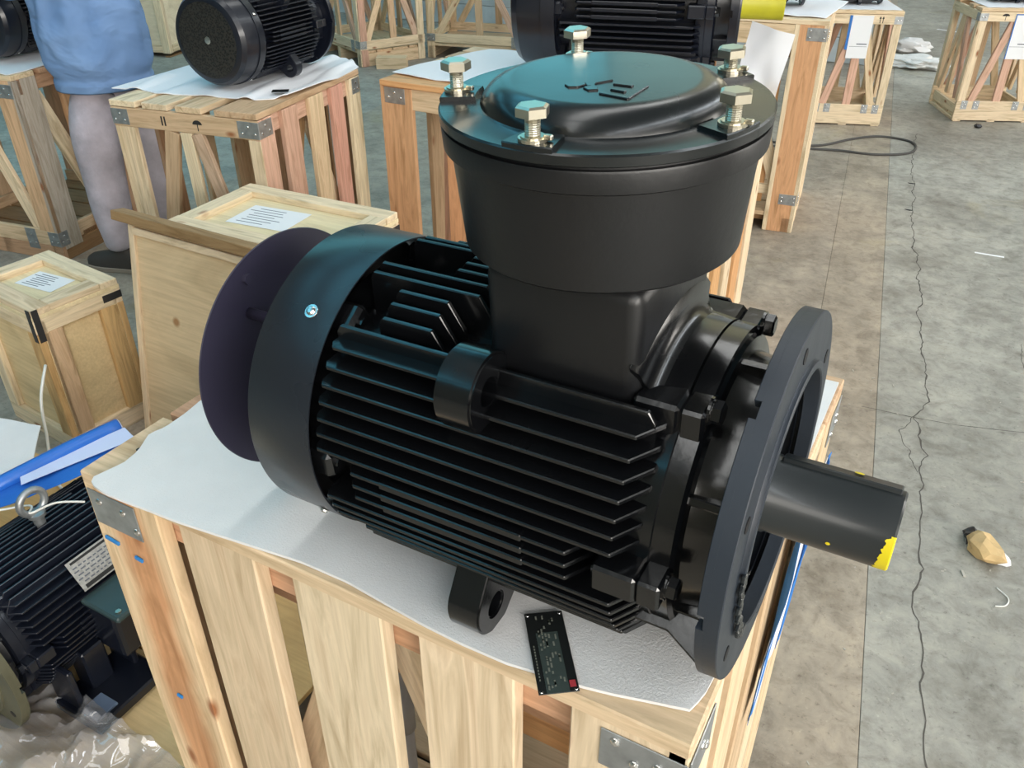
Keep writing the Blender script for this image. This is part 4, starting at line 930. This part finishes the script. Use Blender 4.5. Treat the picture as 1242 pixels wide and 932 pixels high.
def crumple(name, outline_fn, nx, ny, mat, amp, label, cat, seed, freq=5, kind=None):
    v, f = [], []
    for j in range(ny):
        for i in range(nx):
            p = outline_fn(i/(nx-1), j/(ny-1)); q = p*freq
            d = amp*((1-abs(nz(q.x+seed, q.y, q.z))*1.6)**2*1.1+.55*(1-1.6*abs(nz(q.x*2.7, q.y*2.7+seed, q.z)))+.2*abs(nz(q.x*7, q.y*7, seed)))
            v.append(p+Vector((amp*.5*nz(q.x, q.y+9, seed), amp*.5*nz(q.x+5, q.y, seed), d)))
    for j in range(ny-1):
        for i in range(nx-1): a = j*nx+i; f.append((a, a+1, a+nx+1, a+nx))
    o = pyd(name, v, f, mat, None, None, None, R(25)); tag(o, label, cat); return o
crumple('plastic_film', lambda s, t: Vector((-1.62+.70*s, .03+.50*t, .105+.06*math.sin(3.1*s)*(1-t))), 84, 60, M['film'], .034, 'crumpled clear plastic film spread over the low pallet at lower left', 'plastic film', 2.2, 7)
crumple('plastic_film', lambda s, t: Vector((-.80+.32*s, .78+.18*t*s, .30+.52*t)), 30, 30, M['film'], .05, 'clear plastic film hanging inside the nearest crate', 'plastic film', 6.1, 6)
# blue plastic sheet with rolled edge over the fan end
bb = empty('blue_plastic_sheet', (-1.69, .85, .322), 0, 'blue plastic sheet with a rolled edge draped behind the eye bolt of the foot motor', 'plastic sheet')
def rel(l): return [Vector(p)-Vector((-1.69, .85, .30)) for p in l]
tube('rolled_edge', resample(rel([(-1.68, .54, .40), (-1.606, .68, .425), (-1.565, .82, .44), (-1.535, .93, .445)]), 14), .017, M['bluebag'], bb, 14)
lathe('pale_lining', [(.0, .0165), (.002, .0150), (.0015, 0)], M['paleblue'], bb, 'Z', 18, False, Matrix.Translation(Vector((-1.5345, .931, .445))-Vector((-1.69, .85, .30))) @ Vector((0, 0, 1)).rotation_difference(Vector((.03, .11, .005))).to_matrix().to_4x4())
a = rel([(-1.67, .55, .395), (-1.60, .68, .415), (-1.53, .93, .435)]); b = rel([(-1.60, .56, .412), (-1.52, .67, .424), (-1.44, .90, .426)])
o = coons('draped_sheet', b, a, [b[0], a[0]], [b[-1], a[-1]], 24, 8, .0015, M['bluebag'], lambda p, s, t: .006*nz(p.x*14, p.y*14), bb)
o = coons('lining_strip', rel([(-1.56, .70, .428), (-1.47, .92, .438)]), rel([(-1.59, .72, .434), (-1.515, .93, .446)]), rel([(-1.56, .70, .428), (-1.59, .72, .434)]), rel([(-1.47, .92, .438), (-1.515, .93, .446)]), 12, 4, .001, M['paleblue'], None, bb)
yp = tube('yellow_plug', [(-1.655, .60, .36), (-1.655, .60, .39), (-1.655, .60, .42)], [.028, .030, .022], M['yellowplastic'], None, 16); tag(yp, 'yellow plastic piece at the left edge beside the blue sheet', 'plug')
wp = coons('foam_scrap', [Vector(p) for p in ((-1.98, .70, .24), (-1.80, .80, .23))], [Vector(p) for p in ((-2.12, .92, .30), (-1.94, .97, .29))], [Vector((-1.98, .70, .24)), Vector((-2.12, .92, .30))], [Vector((-1.80, .80, .23)), Vector((-1.94, .97, .29))], 14, 10, .003, M['foam'], lambda p, s, t: .02*nz(p.x*6, p.y*6)); tag(wp, 'loose white foam piece at the left edge below the low plywood box', 'foam sheet')
cdn = tube('hanging_cord', spl([(-2.10, 1.12, .36), (-2.05, 1.05, .30), (-2.03, 1.02, .20), (-1.99, .98, .12), (-1.9, .95, .102)], 6), .004, M['cord']); tag(cdn, 'thin white cord hanging at the corner of the low plywood box', 'cord')
stg = tube('white_string', spl([(-1.60, .58, .45), (-1.54, .62, .448), (-1.47, .66, .462), (-1.435, .64, .472), (-1.43, .69, .463), (-1.40, .73, .448)], 6), .0022, M['cord']); tag(stg, 'white string tied around the eye bolt', 'string')
bu = empty('dark_bundle', (-.70, .68, .102), 0, 'dark wrapped bundle with a red and white sticker inside the nearest crate', 'bundle')
def lumpy(name, r, h, mat, parent, seed):
    n, mm = 18, 12; v, f = [], []
    for j in range(mm+1):
        z = h*j/mm; k = math.sin(math.pi*min(1, .12+j/mm*.88))**.5 if j < mm else .25
        for i in range(n):
            t = 2*math.pi*i/n; q = r*k*(1+.28*nz(math.cos(t)*1.6+seed, math.sin(t)*1.6, z*9)); v.append((q*math.cos(t), q*math.sin(t), z))
    for j in range(mm):
        for i in range(n): f.append((j*n+i, j*n+(i+1) % n, (j+1)*n+(i+1) % n, (j+1)*n+i))
    f.append(tuple(range(n))[::-1]); f.append(tuple(mm*n+i for i in range(n))); return pyd(name, v, f, mat, parent, None, None, R(40))
lumpy('wrapping', .055, .70, M['tape'], bu, 3.0)
box('red_sticker', (.01, -.058, .655), (.020, .003, .05), M['red'], bu, Matrix.Rotation(R(6), 3, 'X'), 0); box('white_sticker', (.018, -.060, .60), (.012, .003, .045), M['paper'], bu, Matrix.Rotation(R(6), 3, 'X'), 0)

# ------------------------------------------------------------------ things on the floor
cb = tube('rubber_cable', spl([(-1.25, 5.36, .006), (-.886, 5.40, .006), (-.70, 5.66, .006), (-.56, 5.80, .006), (-.39, 5.79, .006), (-.325, 5.67, .006), (-.36, 5.51, .006), (-.524, 5.40, .006), (-.72, 5.38, .006), (-.896, 5.33, .006), (-1.25, 5.24, .006)], 10), .0075, M['cable']); tag(cb, 'thin black cable lying in a loop on the concrete floor', 'cable')
def ragball(name, c, r, amp, mat, label, cat, seed, sub=3, flat=.5):
    bm = bmesh.new(); bmesh.ops.create_icosphere(bm, subdivisions=sub, radius=1)
    for v in bm.verts:
        d = v.co.normalized(); k = 1+amp*(nz(d.x*2.2+seed, d.y*2.2, d.z*2.2)+.6*abs(nz(d.x*5, d.y*5+seed, d.z*5)))
        v.co = Vector((d.x*r[0]*k, d.y*r[1]*k, max(-r[2]*.8, d.z*r[2]*k)))
    for v in bm.verts: v.co.z += r[2]*.8
    o = frombm(name, bm, mat, None, None, None, R(30)); o.location = c; return tag(o, label, cat)
ragball('cloth_rag', (-.65, 8.02, 0), (.24, .13, .05), .5, M['rag'], 'crumpled white rag on the floor between the two small crates', 'rag', 1, 4)
ragball('foam_scrap', (-.74, 8.65, 0), (.14, .10, .06), .5, M['foam'], 'white foam scrap on the floor behind the crumpled rag', 'foam scrap', 4, 3)
ragball('rubber_lump', (-.03, 6.33, 0), (.022, .018, .015), .4, M['tape'], 'small black lump on the floor before the far right crate', 'lump', 7, 2)
st = box('paper_strip', (.176, 4.135, .001), (.12, .014, .001), M['paper'], None, Matrix.Rotation(R(2), 3, 'Z'), 0); tag(st, 'thin white strip lying on the open concrete floor', 'strip')
st = box('paper_strip', (-.55, 9.9, .001), (.22, .03, .001), M['paper'], None, Matrix.Rotation(R(-20), 3, 'Z'), 0); tag(st, 'long white strip on the floor beyond the crumpled rag', 'strip')
kp = empty('crumpled_paper', (.285, 2.02, 0), R(-42), 'crumpled brown paper ball with black plastic beside the crack in the floor', 'paper')
def crumpball(name, c, r, amp, mat, seed, parent):
    o = ragball(name, c, r, amp, mat, None, None, seed, 2); o.parent = parent
    for p in o.data.polygons: p.use_smooth = False
    return o
crumpball('brown_paper', (0, 0, 0), (.052, .034, .028), .55, M['kraft'], 3.3, kp); crumpball('black_plastic', (-.046, .014, 0), (.022, .022, .018), .7, M['tape'], 5.1, kp); crumpball('white_paper', (.044, .022, 0), (.022, .016, .013), .6, M['paper'], 8.8, kp)
cl = tube('wire_curl', spl([(.275+.055, 1.90, .003), (.357, 1.875, .003), (.352, 1.845, .003), (.33, 1.832, .003)], 6), .0018, M['cord']); tag(cl, 'short curled white wire on the floor below the brown paper ball', 'wire')
for i, (x, y) in enumerate(((-.26, 4.98), (-.22, 4.55))):
    o = ragball('dirt_crumb', (x, y, 0), (.018, .006, .002), .5, M['tape'], 'dark dirt crumb on the floor %s' % ('near the cable loop' if i == 0 else 'between the cable loop and the white strip'), 'crumb', i*3, 2)
box_ = None

# ------------------------------------------------------------------ the standing person
PX, PY = -3.09, 2.26
per = empty('person', (PX, PY, 0), 0, 'person in a blue work jacket and mauve grey trousers standing at the far left crate', 'person')
fd = Vector((-.86, .51, 0)).normalized(); ld_ = Vector((-fd.y, fd.x, 0))
def J(f, l, z): return fd*f+ld_*l+Vector((0, 0, z))
def skin(name, nodes, edges, mat, root=0, sub=2):
    me = bpy.data.meshes.new(name); me.from_pydata([tuple(n[0]) for n in nodes], edges, []); me.materials.append(mat)
    o = bpy.data.objects.new(name, me); COL.objects.link(o); o.parent = per
    md = o.modifiers.new('skin', 'SKIN'); md.use_smooth_shade = True
    for i, n in enumerate(nodes):
        r = n[1]; me.skin_vertices[0].data[i].radius = r if isinstance(r, tuple) else (r, r); me.skin_vertices[0].data[i].use_root = (i == root)
    ss = o.modifiers.new('sub', 'SUBSURF'); ss.levels = sub; ss.render_levels = sub
    return o
N_, E_ = [], []
def add(p, r, par=None):
    N_.append((p, r))
    if par is not None: E_.append((par, len(N_)-1))
    return len(N_)-1
pel = add(J(.07, 0, .86), .07); wa = add(J(.03, 0, 1.0), .12, pel); ch = add(J(.10, 0, 1.20), .135, wa); nk0 = add(J(.15, 0, 1.36), .075, ch); nk = add(J(.18, 0, 1.43), .055, nk0)
hd = add(J(.205, 0, 1.50), .078, nk); hd2 = add(J(.215, 0, 1.58), .088, hd); hd3 = add(J(.215, 0, 1.645), .06, hd2)
for s in (1, -1):
    hp = add(J(.045, .065*s, .74), .055, pel); kn = add(J(.03 if s > 0 else .06, .10*s, .45), .055, hp); an = add(J(-.02 if s > 0 else .10, .11*s, .09), .040, kn); add(J(.07 if s > 0 else .20, .12*s, .045), .036, an)
    sh_ = add(J(.13, .165*s, 1.335), .055, ch); el = add(J(.20, .25*s, 1.13), .045, sh_); wr = add(J(.40, .17*s, 1.165), .030, el); pm = add(J(.47, .16*s, 1.165), (.020, .034), wr)
    for k, (o_, ln) in enumerate(((-.028, .070), (-.010, .080), (.010, .075), (.028, .058))):
        b0 = add(J(.505, (.16+o_*.9)*s, 1.163), .0095, pm); b1 = add(J(.505+ln*.45, (.16+o_)*s, 1.158), .009, b0); add(J(.505+ln*.8, (.16+o_)*s, 1.143), .0075, b1)
    t0 = add(J(.44, (.16-.030)*s, 1.16), .011, pm); t1 = add(J(.465, (.16-.055)*s, 1.152), .0095, t0); add(J(.49, (.16-.062)*s, 1.143), .008, t1)
skin('body', N_, E_, M['skin'], pel)
# face and hair
bm = bmesh.new()
bmesh.ops.create_icosphere(bm, subdivisions=3, radius=1, matrix=Matrix.Translation(J(.195, 0, 1.605)) @ Matrix.Diagonal((.098, .098, .085, 1)))
frombm('hair', bm, M['hair'], per, None, None, 4)
bm = bmesh.new(); extr(bm, [J(.295, 0, 1.585), J(.325, 0, 1.535), J(.295, 0, 1.530)], ld_*.022); bmesh.ops.bevel(bm, geom=list(bm.edges), offset=.004, segments=2, affect='EDGES'); frombm('nose', bm, M['skin'], per, None, None, 4)
for s in (1, -1):
    bm = bmesh.new(); bmesh.ops.create_icosphere(bm, subdivisions=2, radius=.012, matrix=Matrix.Translation(J(.290, .032*s, 1.575))); e_ = frombm('eye', bm, M['hair'], per, None, None, 4)
    bm = bmesh.new(); bmesh.ops.create_icosphere(bm, subdivisions=2, radius=1, matrix=Matrix.Translation(J(.205, .092*s, 1.555)) @ Matrix.Diagonal((.018, .012, .03, 1))); frombm('ear', bm, M['skin'], per, None, None, 4)
bm = bmesh.new(); bmbox(bm, J(.292, 0, 1.505), (.02, .04, .008), Matrix.Rotation(math.atan2(fd.y, fd.x), 3, 'Z'), .003); frombm('mouth', bm, M['red'], per)
# trousers
N_, E_ = [], []
pel = add(J(.07, 0, .82), (.085, .085)); 
for s in (1, -1):
    a0 = add(J(.05, .070*s, .70), (.090, .094), pel); a1 = add(J(.01 if s > 0 else .03, .098*s, .58), (.098, .105), a0); a2 = add(J(.03 if s > 0 else .06, .10*s, .43), (.088, .092), a1); a3 = add(J(.0 if s > 0 else .09, .108*s, .24), (.082, .086), a2); a4 = add(J(-.015 if s > 0 else .10, .11*s, .135), (.062, .066), a3); add(J(-.018 if s > 0 else .10, .11*s, .085), (.060, .064), a4)
skin('trousers', N_, E_, M['trouser'], 0)
# jacket: lofted torso plus sleeves
def ringat(z, rg):
    for (c0, a0, b0), (c1, a1, b1) in zip(rg, rg[1:]):
        if c0.z <= z <= c1.z:
            t = (z-c0.z)/max(1e-6, c1.z-c0.z); return c0.lerp(c1, t), a0+(a1-a0)*t, b0+(b1-b0)*t
    return rg[-1]
rg = [(J(.07, 0, .735), .156, .172), (J(.07, 0, .745), .172, .188), (J(.07, 0, .792), .174, .190), (J(.074, 0, .800), .166, .182), (J(.080, 0, .84), .178, .190), (J(.09, 0, .92), .180, .188), (J(.105, 0, 1.02), .174, .188), (J(.12, 0, 1.12), .168, .192), (J(.13, 0, 1.22), .163, .200), (J(.138, 0, 1.30), .148, .200), (J(.148, 0, 1.36), .115, .165), (J(.158, 0, 1.395), .075, .085), (J(.165, 0, 1.425), .068, .072)]
v, f = [], []; n, L = 72, 64
for j in range(L+1):
    z = .735+.69*j/L; c0, a, b = ringat(z, rg); k = max(0, min(1, (z-.80)/.06))*max(0, min(1, (1.38-z)/.1))
    for i in range(n):
        t = 2*math.pi*i/n; ct, st = math.cos(t), math.sin(t)
        r1 = 1-abs(nz(ct*1.7+z*2.2, st*1.7-z*1.4, z*4.2+3))*2.2; r2 = 1-abs(nz(ct*3.1-z*3, st*3.1+z*4, z*8))*2.0
        wv = 1+k*(.085*r1+.045*r2)+.012*math.sin(t*9+z*3)*(1-k)+.03*(1-k)*nz(ct*2, st*2, 4)
        v.append(c0+fd*(a*ct*wv)+ld_*(b*st*wv))
for j in range(L):
    for i in range(n): f.append((j*n+i, j*n+(i+1) % n, (j+1)*n+(i+1) % n, (j+1)*n+i))
f.append(tuple(range(n))[::-1]); f.append(tuple(L*n+i for i in range(n)))
jk = pyd('jacket', v, f, M['jacket'], per, None, None, 4)
ss = jk.modifiers.new('sub', 'SUBSURF'); ss.levels = 1; ss.render_levels = 1
for s in (1, -1):
    tube('sleeve', spl([J(.125, .13*s, 1.33), J(.15, .185*s, 1.27), J(.18, .235*s, 1.18), J(.22, .245*s, 1.135), J(.29, .225*s, 1.145), J(.385, .180*s, 1.163)], 4), [.088, .087, .085, .083, .080, .078, .077, .076, .075, .074, .073, .071, .069, .067, .065, .063, .060, .056, .054, .052, .050], M['jacket'], jk, 16)
    box('cuff', J(.385, .180*s, 1.163), (.03, .085, .085), M['jacket'], jk, Matrix.Rotation(math.atan2(fd.y, fd.x)-.4*s, 3, 'Z'), .02, None, 2)
# shoes
sd_ = Vector((-.97, -.22, 0)).normalized(); sl2 = Vector((-sd_.y, sd_.x, 0))
for s, f0 in ((1, -.02), (-1, .10)):
    b0 = J(f0, .112*s, 0); K = lambda x, l, z: b0+sd_*x+sl2*l+Vector((0, 0, z))
    n = 14; v, fc = [], []
    prof = [(-.090, .030, .045), (-.078, .038, .078), (-.03, .042, .095), (.02, .046, .085), (.07, .052, .060), (.12, .052, .048), (.160, .044, .038), (.182, .022, .024)]
    for x, w, h in prof:
        for i in range(n):
            t = math.pi*i/(n-1); v.append(K(x, w*math.cos(t), .022+h*max(0, math.sin(t))**.8))
    for j in range(len(prof)-1):
        for i in range(n-1): fc.append((j*n+i, j*n+i+1, (j+1)*n+i+1, (j+1)*n+i))
        fc.append((j*n+n-1, j*n, (j+1)*n, (j+1)*n+n-1))
    fc.append(tuple(range(n))); fc.append(tuple((len(prof)-1)*n+i for i in range(n)))
    so = pyd('shoe', v, fc, M['shoe'], per, None, None, R(50))
    lp = [K(x, w*1.06, .011) for x, w, h in prof]+[K(x, -w*1.06, .011) for x, w, h in reversed(prof)]
    prism('sole', lp, (0, 0, .022), M['sole'], so, .003)
